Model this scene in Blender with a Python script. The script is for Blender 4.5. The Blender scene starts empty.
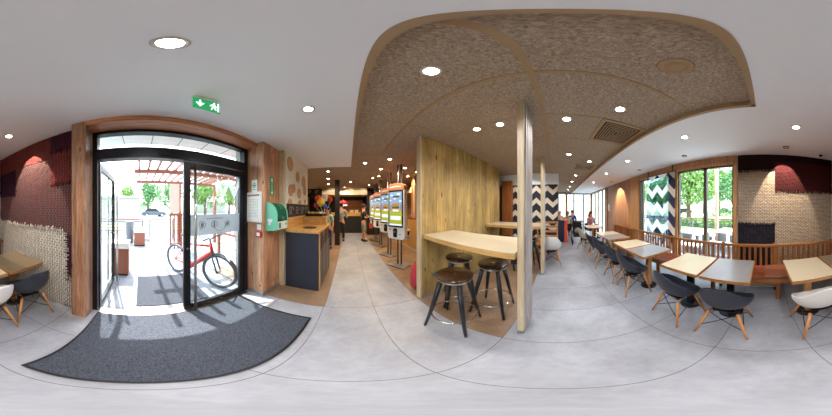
import bpy, math, random
from mathutils import Vector, Matrix, Euler
R = math.radians
PI = math.pi
random.seed(7)
scene = bpy.context.scene
COL = scene.collection
AL = R(29.3)          # the camera's yaw in the room's own axes
H = 2.56              # white ceiling
HF = 2.62             # felt ceiling

# ------------------------------------------------------------------ materials
def lin(c):
    if isinstance(c, str):
        c = [int(c[i:i+2], 16)/255 for i in (0, 2, 4)]
        return tuple(x/12.92 if x <= .04045 else ((x+.055)/1.055)**2.4 for x in c) + (1,)
    return tuple(c) + (1,) if len(c) == 3 else tuple(c)

class NT:
    def __init__(s, name):
        s.m = bpy.data.materials.new(name); s.m.use_nodes = True
        s.t = s.m.node_tree; s.t.nodes.clear()
        s.out = s.t.nodes.new('ShaderNodeOutputMaterial')
    def n(s, typ, **kw):
        n = s.t.nodes.new(typ)
        for k, v in kw.items():
            if k.startswith('i_'):
                n.inputs[k[2:].replace('_', ' ')].default_value = v
            else: setattr(n, k, v)
        return n
    def l(s, a, b): s.t.links.new(a, b)
    def math(s, op, a, b=None, c=None):
        n = s.n('ShaderNodeMath', operation=op)
        for i, v in enumerate((a, b, c)):
            if v is None: continue
            if isinstance(v, (int, float)): n.inputs[i].default_value = v
            else: s.l(v, n.inputs[i])
        return n.outputs[0]
    def mix(s, f, a, b, mode='MIX'):
        n = s.n('ShaderNodeMix', data_type='RGBA', blend_type=mode)
        for k, v in ((0, f), (6, a), (7, b)):
            if isinstance(v, (int, float)): n.inputs[k].default_value = v
            elif isinstance(v, (tuple, list)): n.inputs[k].default_value = v
            else: s.l(v, n.inputs[k])
        return n.outputs[2]
    def xyz(s):
        tc = s.n('ShaderNodeTexCoord'); sp = s.n('ShaderNodeSeparateXYZ')
        s.l(tc.outputs['Object'], sp.inputs[0])
        return tc.outputs['Object'], sp.outputs
    def noise(s, vec, scale, detail=4, rough=.55, dist=0, stretch=None):
        if stretch:
            mp = s.n('ShaderNodeMapping'); mp.inputs['Scale'].default_value = stretch
            s.l(vec, mp.inputs['Vector']); vec = mp.outputs[0]
        n = s.n('ShaderNodeTexNoise'); s.l(vec, n.inputs['Vector'])
        n.inputs['Scale'].default_value = scale; n.inputs['Detail'].default_value = detail
        n.inputs['Roughness'].default_value = rough; n.inputs['Distortion'].default_value = dist
        return n.outputs['Fac']
    def ramp(s, f, stops):
        n = s.n('ShaderNodeValToRGB'); e = n.color_ramp.elements
        while len(e) < len(stops): e.new(.5)
        for i, (p, c) in enumerate(stops):
            e[i].position = p; e[i].color = lin(c)
        s.l(f, n.inputs[0]); return n.outputs[0]
    def bsdf(s, color, rough=.5, metal=0, bump=None, bs=.3, bd=.01, spec=.5, emis=None, es=0, coat=0):
        b = s.n('ShaderNodeBsdfPrincipled')
        if isinstance(color, (tuple, list)): b.inputs['Base Color'].default_value = color
        else: s.l(color, b.inputs['Base Color'])
        if isinstance(rough, (int, float)): b.inputs['Roughness'].default_value = rough
        else: s.l(rough, b.inputs['Roughness'])
        b.inputs['Metallic'].default_value = metal
        b.inputs['Specular IOR Level'].default_value = spec
        b.inputs['Coat Weight'].default_value = coat
        if bump is not None:
            bp = s.n('ShaderNodeBump'); bp.inputs['Strength'].default_value = bs; bp.inputs['Distance'].default_value = bd
            s.l(bump, bp.inputs['Height']); s.l(bp.outputs[0], b.inputs['Normal'])
        if emis is not None:
            if isinstance(emis, (tuple, list)): b.inputs['Emission Color'].default_value = emis
            else: s.l(emis, b.inputs['Emission Color'])
            b.inputs['Emission Strength'].default_value = es
        s.l(b.outputs[0], s.out.inputs[0]); return b

def plain(name, c, rough=.5, metal=0, var=.08, scale=12, spec=.5, bumpy=0, coat=0):
    t = NT(name); v, _ = t.xyz(); nz = t.noise(v, scale)
    c = lin(c)
    a = tuple(x*(1-var) for x in c[:3]) + (1,); b = tuple(min(1, x*(1+var)) for x in c[:3]) + (1,)
    t.bsdf(t.mix(nz, a, b), rough, metal, bump=nz if bumpy else None, bs=bumpy, spec=spec, coat=coat)
    return t.m
def glow(name, c, s):
    t = NT(name); e = t.n('ShaderNodeEmission'); e.inputs[0].default_value = lin(c); e.inputs[1].default_value = s
    t.l(e.outputs[0], t.out.inputs[0]); return t.m
def lit(name, c, s):
    t = NT(name); t.bsdf(lin(c), .4, emis=lin(c), es=s); return t.m
def wood(name, c1, c2, grain='z', plank=None, pw=.12, off=0, knots=0, rough=.45, fine=1, seam=.35, vary=.25, coat=0, blotch=0):
    t = NT(name); v, o = t.xyz()
    st = {'x': (.6, 9, 9), 'y': (9, .6, 9), 'z': (9, 9, .6)}[grain]
    n1 = t.noise(v, 2.2*fine, 6, .65, .6, st); n2 = t.noise(v, 7*fine, 4, .7, 0, st)
    f = t.math('ADD', t.math('MULTIPLY', n1, .65), t.math('MULTIPLY', n2, .35))
    col = t.ramp(f, [(.37, c1), (.63, c2)])
    bump = f
    if blotch:
        bl = t.ramp(t.noise(v, 1.6, 5, .7, .5, (1.6, 1.6, .7)), [(.35, (1-blotch,)*3), (.62, (1.08,)*3)])
        col = t.mix(1, col, bl, 'MULTIPLY')
    if plank:
        u = t.math('DIVIDE', t.math('ADD', o['xyz'.index(plank)], 50+off), pw)
        fl = t.math('FLOOR', u); fr = t.math('FRACT', u)
        wn = t.n('ShaderNodeTexWhiteNoise', noise_dimensions='1D'); t.l(fl, wn.inputs['W'])
        tone = t.math('ADD', 1-vary, t.math('MULTIPLY', wn.outputs['Value'], vary*1.6))
        g = t.n('ShaderNodeCombineXYZ')
        for i in range(3): t.l(tone, g.inputs[i])
        col = t.mix(1, col, g.outputs[0], 'MULTIPLY')
        edge = t.math('LESS_THAN', t.math('ABSOLUTE', t.math('SUBTRACT', fr, .5)), .5-.022)
        col = t.mix(edge, t.mix(1-seam, (.02, .012, .008, 1), col), col)
        bump = t.math('MULTIPLY', f, edge)
    if knots:
        vo = t.n('ShaderNodeTexVoronoi'); mp = t.n('ShaderNodeMapping')
        mp.inputs['Scale'].default_value = {'x': (2, 7, 7), 'y': (7, 2, 7), 'z': (7, 7, 2)}[grain]
        t.l(v, mp.inputs[0]); t.l(mp.outputs[0], vo.inputs['Vector']); vo.inputs['Scale'].default_value = knots
        k = t.ramp(vo.outputs['Distance'], [(.07, (1, 1, 1)), (.15, (0, 0, 0))])
        col = t.mix(k, col, lin('3b1c10'))
    t.bsdf(col, rough, bump=bump, bs=.25, bd=.004, coat=coat)
    return t.m
def lines(t, o, ax, x0, dx, w):
    """1 on a joint, 0 off it"""
    u = t.math('FRACT', t.math('DIVIDE', t.math('ADD', t.math('SUBTRACT', o[ax], x0), 100*dx+dx/2), dx))
    d = t.math('ABSOLUTE', t.math('SUBTRACT', u, .5))
    return t.math('LESS_THAN', d, w/dx/2), t.math('FLOOR', t.math('DIVIDE', t.math('ADD', t.math('SUBTRACT', o[ax], x0), 100*dx), dx))
def tiles(name, c1, c2, joint, x0, dx, y0, dy, w, rough=.35, vary=.08, nscale=2.0, bump=.15):
    t = NT(name); v, o = t.xyz()
    lx, fx = lines(t, o, 0, x0, dx, w); ly, fy = lines(t, o, 1, y0, dy, w)
    j = t.math('MAXIMUM', lx, ly)
    n1 = t.noise(v, nscale, 8, .62, .4); n2 = t.noise(v, nscale*9, 5, .6)
    f = t.math('ADD', t.math('MULTIPLY', n1, .75), t.math('MULTIPLY', n2, .25))
    col = t.ramp(f, [(.3, c1), (.7, c2)])
    wn = t.n('ShaderNodeTexWhiteNoise', noise_dimensions='2D'); cb = t.n('ShaderNodeCombineXYZ')
    t.l(fx, cb.inputs[0]); t.l(fy, cb.inputs[1]); t.l(cb.outputs[0], wn.inputs['Vector'])
    tone = t.math('ADD', 1-vary, t.math('MULTIPLY', wn.outputs['Value'], vary*1.6))
    g = t.n('ShaderNodeCombineXYZ')
    for i in range(3): t.l(tone, g.inputs[i])
    col = t.mix(1, col, g.outputs[0], 'MULTIPLY')
    col = t.mix(j, col, lin(joint))
    hgt = t.math('SUBTRACT', t.math('MULTIPLY', f, .15), j)
    t.bsdf(col, t.math('ADD', rough, t.math('MULTIPLY', n1, .2)), bump=hgt, bs=bump, bd=.003)
    return t.m
def felt(name, c1, c2, scale, rough=.95, bump=.8, stretch=None, bd=.004, lo=.35, hi=.65):
    t = NT(name); v, _ = t.xyz()
    n = t.noise(v, scale, 8, .75, .8, stretch)
    t.bsdf(t.ramp(n, [(lo, c1), (hi, c2)]), rough, bump=n, bs=bump, bd=bd, spec=.15)
    return t.m
def knit(name, c1, c2, gap, ax, sx=.03, sz=.016, vertical=False):
    sx *= 1.7; sz *= 1.7
    """woven stitches on an upright wall; ax is the wall's own horizontal axis"""
    t = NT(name); v, o = t.xyz(); cb = t.n('ShaderNodeCombineXYZ')
    a, b = o[ax], o[2]
    if vertical: a, b = b, a
    wob = t.math('MULTIPLY', t.noise(v, 6, 3), .03)
    t.l(a, cb.inputs[0]); t.l(t.math('ADD', b, wob), cb.inputs[1])
    br = t.n('ShaderNodeTexBrick'); t.l(cb.outputs[0], br.inputs['Vector'])
    br.inputs['Scale'].default_value = 1; br.inputs['Brick Width'].default_value = sx*1.3
    br.inputs['Row Height'].default_value = sz; br.inputs['Mortar Size'].default_value = .0055
    br.inputs['Mortar Smooth'].default_value = .6; br.inputs['Bias'].default_value = 0
    br.inputs['Color1'].default_value = lin(c1); br.inputs['Color2'].default_value = lin(c2); br.inputs['Mortar'].default_value = lin(gap)
    n = t.noise(v, 6, 6, .75, 1, (1, 1, 3)); n2 = t.noise(v, 60, 3)
    col = t.mix(.45, br.outputs['Color'], t.ramp(n, [(.3, c1), (.7, c2)]))
    col = t.mix(t.math('MULTIPLY', br.outputs['Fac'], .8), col, lin(gap))
    h = t.math('SUBTRACT', t.math('MULTIPLY', n2, .4), br.outputs['Fac'])
    t.bsdf(col, .95, bump=h, bs=.9, bd=.008, spec=.1)
    return t.m
def chevron(name, ax, period, amp, rise, duty, white, dark, z0=0, u0=0, film=False):
    t = NT(name); v, o = t.xyz()
    fr = t.math('FRACT', t.math('DIVIDE', t.math('ADD', o[ax], 50-u0), period))
    tri = t.math('MULTIPLY', t.math('ABSOLUTE', t.math('SUBTRACT', fr, .5)), 2*amp)
    s = t.math('FRACT', t.math('DIVIDE', t.math('ADD', t.math('SUBTRACT', o[2], z0), t.math('ADD', tri, 30*rise)), rise))
    k = t.math('LESS_THAN', s, duty); n = t.noise(v, 20, 4)
    if not film:
        t.bsdf(t.mix(k, t.mix(n, lin(dark), tuple(x*1.5 for x in lin(dark)[:3])+(1,)), lin(white)), .7)
    else:
        tr = t.n('ShaderNodeBsdfTransparent'); tr.inputs[0].default_value = lin(dark)
        d = t.n('ShaderNodeBsdfDiffuse'); d.inputs[0].default_value = lin(white)
        tl = t.n('ShaderNodeBsdfTranslucent'); tl.inputs[0].default_value = lin(white)
        m1 = t.n('ShaderNodeMixShader'); m1.inputs[0].default_value = .55; t.l(d.outputs[0], m1.inputs[1]); t.l(tl.outputs[0], m1.inputs[2])
        m2 = t.n('ShaderNodeMixShader'); t.l(k, m2.inputs[0]); t.l(tr.outputs[0], m2.inputs[1]); t.l(m1.outputs[0], m2.inputs[2])
        t.l(m2.outputs[0], t.out.inputs[0])
    return t.m
def glassmat(name, tint=(.93, .97, .97), refl=.07):
    t = NT(name); tr = t.n('ShaderNodeBsdfTransparent'); tr.inputs[0].default_value = lin(tint)
    g = t.n('ShaderNodeBsdfGlossy'); g.inputs['Roughness'].default_value = .02
    m = t.n('ShaderNodeMixShader'); m.inputs[0].default_value = refl
    t.l(tr.outputs[0], m.inputs[1]); t.l(g.outputs[0], m.inputs[2]); t.l(m.outputs[0], t.out.inputs[0]); return t.m
def frosted(name, c, clear=.3):
    t = NT(name); tr = t.n('ShaderNodeBsdfTransparent'); d = t.n('ShaderNodeBsdfDiffuse'); d.inputs[0].default_value = lin(c)
    tl = t.n('ShaderNodeBsdfTranslucent'); tl.inputs[0].default_value = lin(c)
    a = t.n('ShaderNodeMixShader'); a.inputs[0].default_value = .5; t.l(d.outputs[0], a.inputs[1]); t.l(tl.outputs[0], a.inputs[2])
    m = t.n('ShaderNodeMixShader'); m.inputs[0].default_value = clear
    t.l(a.outputs[0], m.inputs[1]); t.l(tr.outputs[0], m.inputs[2]); t.l(m.outputs[0], t.out.inputs[0]); return t.m

M = dict(
 tile=tiles('grey_tile', '7f8084', 'a6a8af', '5b5855', -.30, .613, .40, 1.2, .006, rough=.28, vary=.05),
 brown=tiles('brown_tile', '6f5844', '9f8164', '4c3d30', .93, .613, .40, 1.2, .005, rough=.35, vary=.1, nscale=3),
 paver=tiles('pale_paving', '70777f', '92989f', '5c5c5a', -1.6, .6, 0, .4, .012, rough=.8, vary=.15),
 asphalt=plain('asphalt', '8d8f92', .95), soil=plain('verge', '7f9a5c', .95, var=.3, scale=3),
 ceil=plain('ceiling_paint', 'f2f5fa', .9, var=.01, scale=2), wall=plain('wall_paint', 'e6e5da', .9, var=.02),
 cream=plain('cream_paint', 'cdb894', .8, var=.04), blackp=plain('black_paint', '15130f', .6), felt=felt('brown_felt', '7d6e60', 'cdbba6', 60, lo=.36, hi=.64, bump=1),
 trim=plain('bronze_trim', 'a98d6b', .6, var=.05), pine=wood('red_pine', '935c3c', 'dba882', 'z', 'y', .115, knots=1.6, vary=.3, fine=1.2, blotch=.3),
 pinex=wood('red_pine_reveal', '9c6444', 'deb08a', 'z', 'x', .115, knots=1.6, vary=.28, fine=1.2, blotch=.3), pineh=wood('red_pine_beam', '9a5632', 'd0936a', 'y', 'z', .05, knots=.9),
 oldoak=wood('partition_oak', '96793f', 'c9a768', 'z', 'x', .21, knots=1.3, vary=.22, fine=.8, blotch=.4, rough=.6),
 oakedge=wood('pale_oak_edge', 'b59c76', 'd8c6a4', 'z'), greyslat=wood('limed_slats', '9d9490', 'd8cfc8', 'z', 'x', .06, rough=.6, vary=.2, seam=.6),
 oak=wood('oak', '8e5e34', 'bd8850', 'x', rough=.4), oakv=wood('oak_upright', 'a4703f', 'cb965c', 'z', rough=.4),
 bench=wood('bench_wood', '74451f', 'a9703a', 'x', rough=.35), benchv=wood('bench_slat_wood', '6e401e', 'a56a36', 'z', rough=.35),
 redwood=wood('mahogany', '6e3420', '96502f', 'x', rough=.3), panel=wood('wall_panel_wood', '8c5a38', 'b98458', 'z', 'x', .3, rough=.4, vary=.12),
 orangewood=wood('orange_wood', '8a4a20', 'b26c34', 'z', rough=.5), counterwood=wood('counter_wood', 'a97a3e', 'd3a864', 'y', rough=.45),
 counterwoodz=wood('counter_wood_upright', 'a57438', 'cfa05a', 'z', 'y', .4, rough=.45),
 white_top=plain('cream_laminate', 'c6b698', .3, var=.01), grey_top=plain('grey_laminate', '85807c', .28, var=.14, scale=14), oak_top=plain('brown_laminate', '77674f', .3, var=.16, scale=14),
 black=plain('black_metal', '17181b', .4, .3), steel=plain('brushed_steel', 'b9b2a8', .28, 1, var=.05), bronze=plain('bronze_frame', '4b4536', .5), frame=plain('dark_frame', '1d1d22', .35, .4),
 darksteel=plain('dark_steel', '6e686c', .35, .8), chrome=plain('chrome', 'd8d8d8', .12, 1, var=.02), alu=plain('aluminium_trim', 'a8a8a6', .4, .8),
 darkshell=plain('dark_plastic', '2b2e3a', .38, var=.03), whiteshell=plain('white_plastic', 'dedad4', .4, var=.02), beigeshell=plain('beige_plastic', 'c9bfa8', .4),
 dowel=wood('beech_dowel', 'b07038', 'd89c5c', 'z', rough=.4), stoolseat=wood('dark_stained_seat', '1c120c', '452c19', 'x', rough=.25, fine=1.5, coat=.3), stoolleg=plain('black_lacquer', '1c1b20', .3),
 cushion=plain('brown_leather', '7d4a33', .4, var=.08), glass=glassmat('clear_glass'), frost=frosted('frosted_film', 'aab2b8', .2), whitefilm=frosted('white_film', 'e8ecee', .35),
 mat=felt('entrance_carpet', '1b1e24', '5b606a', 130, bump=1, bd=.006), outmat=felt('outdoor_carpet', '23262b', '4c5159', 90, bump=1),
 redp=plain('terracotta_stain', '8a5440', .6), galv=plain('grey_metal', '696e73', .5, .3), whitem=plain('white_plastic_panel', 'e6e6e4', .35, var=.02),
 green=plain('green_plastic', '1c8f62', .35, var=.03), mint=plain('mint_plastic', '6fc5a4', .35, var=.03), whitepr=plain('white_print', 'eef0ee', .5, var=.01),
 exit=lit('exit_green', '1f9a5c', .35), exitw=lit('exit_white', 'f2fff6', .8), paper=plain('paper', 'ecebe6', .7, var=.02), red=plain('red_plastic', 'b3202a', .4),
 chalk=plain('chalkboard', '2d2729', .8, var=.1), chalkw=plain('chalk', 'b9b4b0', .9), disc=wood('disc_oak', 'b98c58', 'd2ab78', 'z', rough=.5),
 dispenser=plain('dark_laminate', '2a2e3a', .4, var=.1, scale=4), screenblk=plain('black_glass', '08090b', .15),
 lamp=glow('lamp_glow', 'fff3dc', 22), dimlamp=plain('lamp_unlit', 'cfc9bd', .4), ring=plain('lamp_ring', 'cfcdc8', .4, .3), darkring=plain('dark_lamp_ring', '5b5d55', .4, .5),
 leaf=plain('leaves', '739a4e', .7, var=.45, scale=1.6), leaf2=plain('dark_leaves', '62925a', .7, var=.45, scale=1.6), bark=plain('bark', '6b5844', .9),
 house=plain('white_render', '9c9c98', .9), teal=plain('teal_panel', '4fa3a0', .6), carp=plain('blue_grey_car_paint', '4c5a66', .25, .4), rubber=plain('rubber', '2a2b2e', .8),
 bikered=plain('red_bike_paint', 'd5382c', .3), tyre=plain('grey_tyre', '4b5058', .7), skin=plain('skin', 'c98d6c', .6, var=.04),
 hairb=plain('dark_hair', '1a120e', .7), hairbr=plain('brown_hair', '5b3522', .7), hairg=plain('grey_hair', '7a6a58', .7),
)
M['knit_cream'] = knit('cream_knit', 'e2dccf', 'beb6a8', '5a524b', 1, .035, .017, True)
M['knit_maroon'] = knit('maroon_grey_knit', '86504c', '66595a', '2c1f24', 1, .03, .014, True)
M['knit_red'] = knit('red_knit', '994c46', '77403f', '2f1418', 1, .03, .014, True)
M['knit_navy'] = knit('plum_knit', '3a2436', '4d2a38', '150c14', 1, .03, .014, True)
M['knit_plum'] = knit('purple_knit', '64303f', '453040', '1d1020', 1, .03, .014, True)
M['knit_beige'] = knit('beige_knit', 'cbb79e', 'a39180', '5c5044', 0, .03, .016)
M['knit_black'] = knit('black_knit', '24232b', '35323a', '08080a', 0, .03, .016, True)
M['knit_dark'] = knit('dark_brown_knit', '2c1a1a', '38201f', '0c0607', 0, .03, .016)
M['knit_wine'] = knit('wine_knit', '552827', '431c1f', '18070a', 0, .03, .016)
M['chev'] = chevron('chevron_print', 1, .352, .16, .396, .42, 'd9cdb8', '1c1e26', z0=.086, u0=.126)
M['chevfilm'] = chevron('chevron_screen_print', 0, .385, .2, .46, .42, 'eef0f0', 'b4c4ca', z0=.1, u0=.18, film=True)
M['chevdark'] = chevron('chevron_curtain_print', 0, .385, .2, .46, .42, 'd4cdc0', '1b2340', z0=.1, u0=.18)

# ------------------------------------------------------------------ mesh builder
class MB:
    def __init__(s): s.v = []; s.f = []; s.mi = []; s.cur = 0
    def add(s, vs, fs):
        b = len(s.v); s.v += [tuple(x) for x in vs]; s.f += [tuple(b+i for i in f) for f in fs]; s.mi += [s.cur]*len(fs); return s
    def slot(s, i): s.cur = i; return s
    def box(s, x0, x1, y0, y1, z0, z1, M_=None):
        x0, x1 = sorted((x0, x1)); y0, y1 = sorted((y0, y1)); z0, z1 = sorted((z0, z1))
        vs = [Vector((x, y, z)) for z in (z0, z1) for y in (y0, y1) for x in (x0, x1)]
        if M_ is not None: vs = [M_ @ p for p in vs]
        return s.add(vs, [(0, 2, 3, 1), (4, 5, 7, 6), (0, 1, 5, 4), (2, 6, 7, 3), (0, 4, 6, 2), (1, 3, 7, 5)])
    def bar(s, p0, p1, w, d, roll=0):
        """a square bar from p0 to p1"""
        p0, p1 = Vector(p0), Vector(p1); q = (p1-p0).to_track_quat('Z', 'Y').to_matrix().to_4x4()
        m = Matrix.Translation(p0) @ q @ Matrix.Rotation(roll, 4, 'Z')
        return s.box(-w/2, w/2, -d/2, d/2, 0, (p1-p0).length, m)
    def cyl(s, p0, p1, r0, r1=None, n=14, caps=True):
        r1 = r0 if r1 is None else r1
        p0, p1 = Vector(p0), Vector(p1); q = (p1-p0).to_track_quat('Z', 'Y').to_matrix()
        vs = []
        for p, r in ((p0, r0), (p1, r1)):
            for i in range(n):
                a = 2*PI*i/n; vs.append(p + q @ Vector((r*math.cos(a), r*math.sin(a), 0)))
        fs = [(i, (i+1) % n, n+(i+1) % n, n+i) for i in range(n)]
        if caps: fs += [tuple(range(n-1, -1, -1)), tuple(range(n, 2*n))]
        return s.add(vs, fs)
    def tube(s, pts, r, n=8, closed=False):
        pts = [Vector(p) for p in pts]; k = len(pts); rs = r if isinstance(r, (list, tuple)) else [r]*k
        vs = []; prev = None
        for i, p in enumerate(pts):
            if closed: t = pts[(i+1) % k]-pts[i-1]
            else: t = pts[min(i+1, k-1)]-pts[max(i-1, 0)]
            t.normalize()
            if prev is None:
                u = t.orthogonal().normalized()
            else:
                u = (prev - t*prev.dot(t)).normalized()
            prev = u; w = t.cross(u)
            for j in range(n):
                a = 2*PI*j/n; vs.append(p + (u*math.cos(a)+w*math.sin(a))*rs[i])
        fs = []
        for i in range(k if closed else k-1):
            a, b = i*n, ((i+1) % k)*n
            fs += [(a+j, a+(j+1) % n, b+(j+1) % n, b+j) for j in range(n)]
        if not closed: fs += [tuple(range(n-1, -1, -1)), tuple(range((k-1)*n, k*n))]
        return s.add(vs, fs)
    def lathe(s, prof, c=(0, 0, 0), n=24, M_=None):
        vs = []; c = Vector(c)
        for r, z in prof:
            for i in range(n):
                a = 2*PI*i/n; p = Vector((r*math.cos(a), r*math.sin(a), z)); vs.append((M_ @ p if M_ is not None else p)+c)
        fs = []
        for k in range(len(prof)-1):
            fs += [(k*n+i, k*n+(i+1) % n, (k+1)*n+(i+1) % n, (k+1)*n+i) for i in range(n)]
        fs += [tuple(range(n-1, -1, -1)), tuple(range((len(prof)-1)*n, len(prof)*n))]
        return s.add(vs, fs)
    def ball(s, c, rx, ry=None, rz=None, n=14, m=9, M_=None):
        ry = rx if ry is None else ry; rz = rx if rz is None else rz; c = Vector(c)
        vs = [Vector((0, 0, -rz))]
        for j in range(1, m):
            ph = -PI/2+PI*j/m
            vs += [Vector((rx*math.cos(ph)*math.cos(2*PI*i/n), ry*math.cos(ph)*math.sin(2*PI*i/n), rz*math.sin(ph))) for i in range(n)]
        vs.append(Vector((0, 0, rz)))
        if M_ is not None: vs = [M_ @ p for p in vs]
        fs = [(0, 1+(i+1) % n, 1+i) for i in range(n)]
        for j in range(m-2):
            a, b = 1+j*n, 1+(j+1)*n; fs += [(a+i, a+(i+1) % n, b+(i+1) % n, b+i) for i in range(n)]
        e = len(vs)-1; a = 1+(m-2)*n; fs += [(a+i, a+(i+1) % n, e) for i in range(n)]
        return s.add([p+c for p in vs], fs)
    def prism(s, poly, axis, a0, a1):
        """extrude a 2-D outline along an axis; the outline's two numbers are the other two axes in order"""
        n = len(poly); vs = []
        for a in (a0, a1):
            for (u, v) in poly:
                vs.append({'x': (a, u, v), 'y': (u, a, v), 'z': (u, v, a)}[axis])
        fs = [(i, (i+1) % n, n+(i+1) % n, n+i) for i in range(n)] + [tuple(range(n-1, -1, -1)), tuple(range(n, 2*n))]
        return s.add(vs, fs)
    def torus(s, c, R_, r, axis='z', n=36, m=8, a0=0, a1=2*PI, M_=None):
        full = abs(a1-a0-2*PI) < 1e-6; k = n if full else n+1; pts = []
        for i in range(k):
            a = a0+(a1-a0)*i/n; u, v = R_*math.cos(a), R_*math.sin(a)
            p = Vector({'z': (u, v, 0), 'y': (u, 0, v), 'x': (0, u, v)}[axis])
            if M_ is not None: p = M_ @ p
            pts.append(p+Vector(c))
        return s.tube(pts, r, m, closed=full)
    def build(s, name, mat, parent=None, smooth=False, bevel=0, seg=2, label=None):
        me = bpy.data.meshes.new(name); me.from_pydata(s.v, [], s.f)
        import bmesh
        bm = bmesh.new(); bm.from_mesh(me); bmesh.ops.recalc_face_normals(bm, faces=bm.faces); bm.to_mesh(me); bm.free()
        for m in (mat if isinstance(mat, (list, tuple)) else [mat]):
            me.materials.append(M[m] if isinstance(m, str) else m)
        me.polygons.foreach_set('material_index', s.mi)
        if smooth: me.polygons.foreach_set('use_smooth', [len(p.vertices) <= 4 for p in me.polygons])
        o = bpy.data.objects.new(name, me); COL.objects.link(o)
        if parent is not None: o.parent = parent
        if bevel:
            b = o.modifiers.new('b', 'BEVEL'); b.width = bevel; b.segments = seg; b.limit_method = 'ANGLE'
        if label: o['label'] = label
        return o
def B(*a): return MB().box(*a)
def tag(o, label, cat, group=None, kind=None):
    o['label'] = label; o['category'] = cat
    if group: o['group'] = group
    if kind: o['kind'] = kind
    return o
def thing(name, label, cat, loc=(0, 0, 0), rz=0, group=None):
    o = bpy.data.objects.new(name, None); COL.objects.link(o); o.location = loc; o.rotation_euler = (0, 0, rz); o.empty_display_size = .1
    return tag(o, label, cat, group)
def copy_tree(o, parent=None):
    c = o.copy(); COL.objects.link(c); c.parent = parent
    for ch in o.children: copy_tree(ch, c)
    return c
def dup(o, label, loc, rz=None, group=None):
    c = copy_tree(o); c.location = loc; c['label'] = label
    if rz is not None: c.rotation_euler = (0, 0, rz)
    if group: c['group'] = group
    return c
def struct(name, mb, mat, parent=None, **k):
    o = mb.build(name, mat, parent, **k); o['kind'] = 'structure'; return o
def setkids(top, name, mat):
    for ch in top.children:
        if ch.name.split('.')[0] == name:
            ch.data = ch.data.copy(); ch.data.materials[0] = M[mat]

# ------------------------------------------------------------------ the setting
XE, YE = 9.3, 8.6
mb = MB()
for (a, b, c, d) in [(-1.5, .93, -2.5, 1.6), (.93, XE, -2.5, .40), (-.29, .93, 1.6, YE)]: mb.box(a, b, c, d, -.1, 0)
struct('floor', mb, 'tile')
mb = MB()
for (a, b, c, d) in [(-2.6, -.29, 1.6, YE), (.93, XE, .40, YE)]: mb.box(a, b, c, d, -.1, 0)
struct('floor', mb, 'brown')
struct('ground', MB().box(-60, -1.5, -40, 40, -.3, -.02).box(-1.5, 60, -40, -2.62, -.3, -.02).box(XE+.1, 60, -2.62, 40, -.3, -.02), 'paver')
mb = MB().box(-1.62, .07, -2.6, 3.31, H, H+.3).box(.07, XE, -2.6, -1.1, H, H+.3)
struct('ceiling', mb, 'ceil')
struct('ceiling', MB().box(.07, XE, -1.1, YE, HF, H+.3).box(-2.6, .07, 3.31, YE, HF, H+.3), 'felt')
# bronze edge trim of the recess and joint strips
mb = MB().box(.07, .105, -1.1, 3.31, H-.004, HF).box(.07, XE, -1.1, -1.065, H-.004, HF).box(-1.04, .105, 3.31, 3.345, H-.004, HF)
struct('trim_1', mb, 'trim')
mb = MB().box(.1, XE, .11, .15, HF-.006, HF).box(.655, .685, -1.07, YE, HF-.007, HF)
for k in range(1, 13): mb.box(.68+.62*k, .69+.62*k, -1.07, YE, HF-.003, HF)
for k in (-.0, 1.36, 2.6, 3.8, 5.0, 6.2, 7.4): 
    if k: mb.box(.1, XE, k, k+.012, HF-.003, HF)
for k in (4.4, 5.5, 6.6): mb.box(-2.6, .1, k, k+.012, HF-.003, HF)
for k in (-1.9, -1.3, -.6, .06): mb.box(k, k+.012, 3.35, YE, HF-.003, HF)
struct('trim_2', mb, 'trim')

struct('wall_left', B(-1.62, -1.42, -2.6, -.62, 0, H), 'wall')
struct('wall_back', B(-1.42, .52, -2.62, -2.5, 0, H), 'wall')
# door surround
struct('trim_3', B(-1.42, -1.26, -.72, -.55, 0, H), 'pine', bevel=.004)
struct('wall_door_side', MB().box(-1.62, -1.42, -.62, -.55, 0, H), 'pinex')
struct('trim_4', B(-1.62, -1.26, -.55, 1.54, 2.49, H), 'pineh', bevel=.004)
mb = MB().box(-1.62, -1.15, 1.54, 1.56, 0, H)
struct('trim_5', mb, 'pinex')
struct('trim_6', B(-1.62, -1.15, 1.56, 2.0, 0, H), 'pine', bevel=.004)
struct('baseboard_pillar', MB().box(-1.15, -1.142, 1.53, 2.0, 0, .07).box(-1.45, -1.142, 1.53, 1.54, 0, .07), 'alu')
struct('trim_7', B(-1.15, -1.06, 2.0, 2.06, 0, H), 'oakedge')
struct('wall_discs', B(-1.3, -1.05, 2.06, 3.31, 0, H), 'wall')
struct('wall_kitchen_left', MB().box(-2.7, -2.6, 3.2, YE, 0, H+.1).box(-2.6, -1.3, 3.2, 3.3, 0, H+.1), 'cream')
struct('wall_kitchen_back', B(-2.7, 9.4, YE, YE+.1, 0, H+.1), 'blackp')
struct('wall_dining', MB().box(4.4, XE, .5, .6, 0, H+.1).box(5.2, 5.3, .05, YE, 0, H+.1), 'cream')
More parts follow.
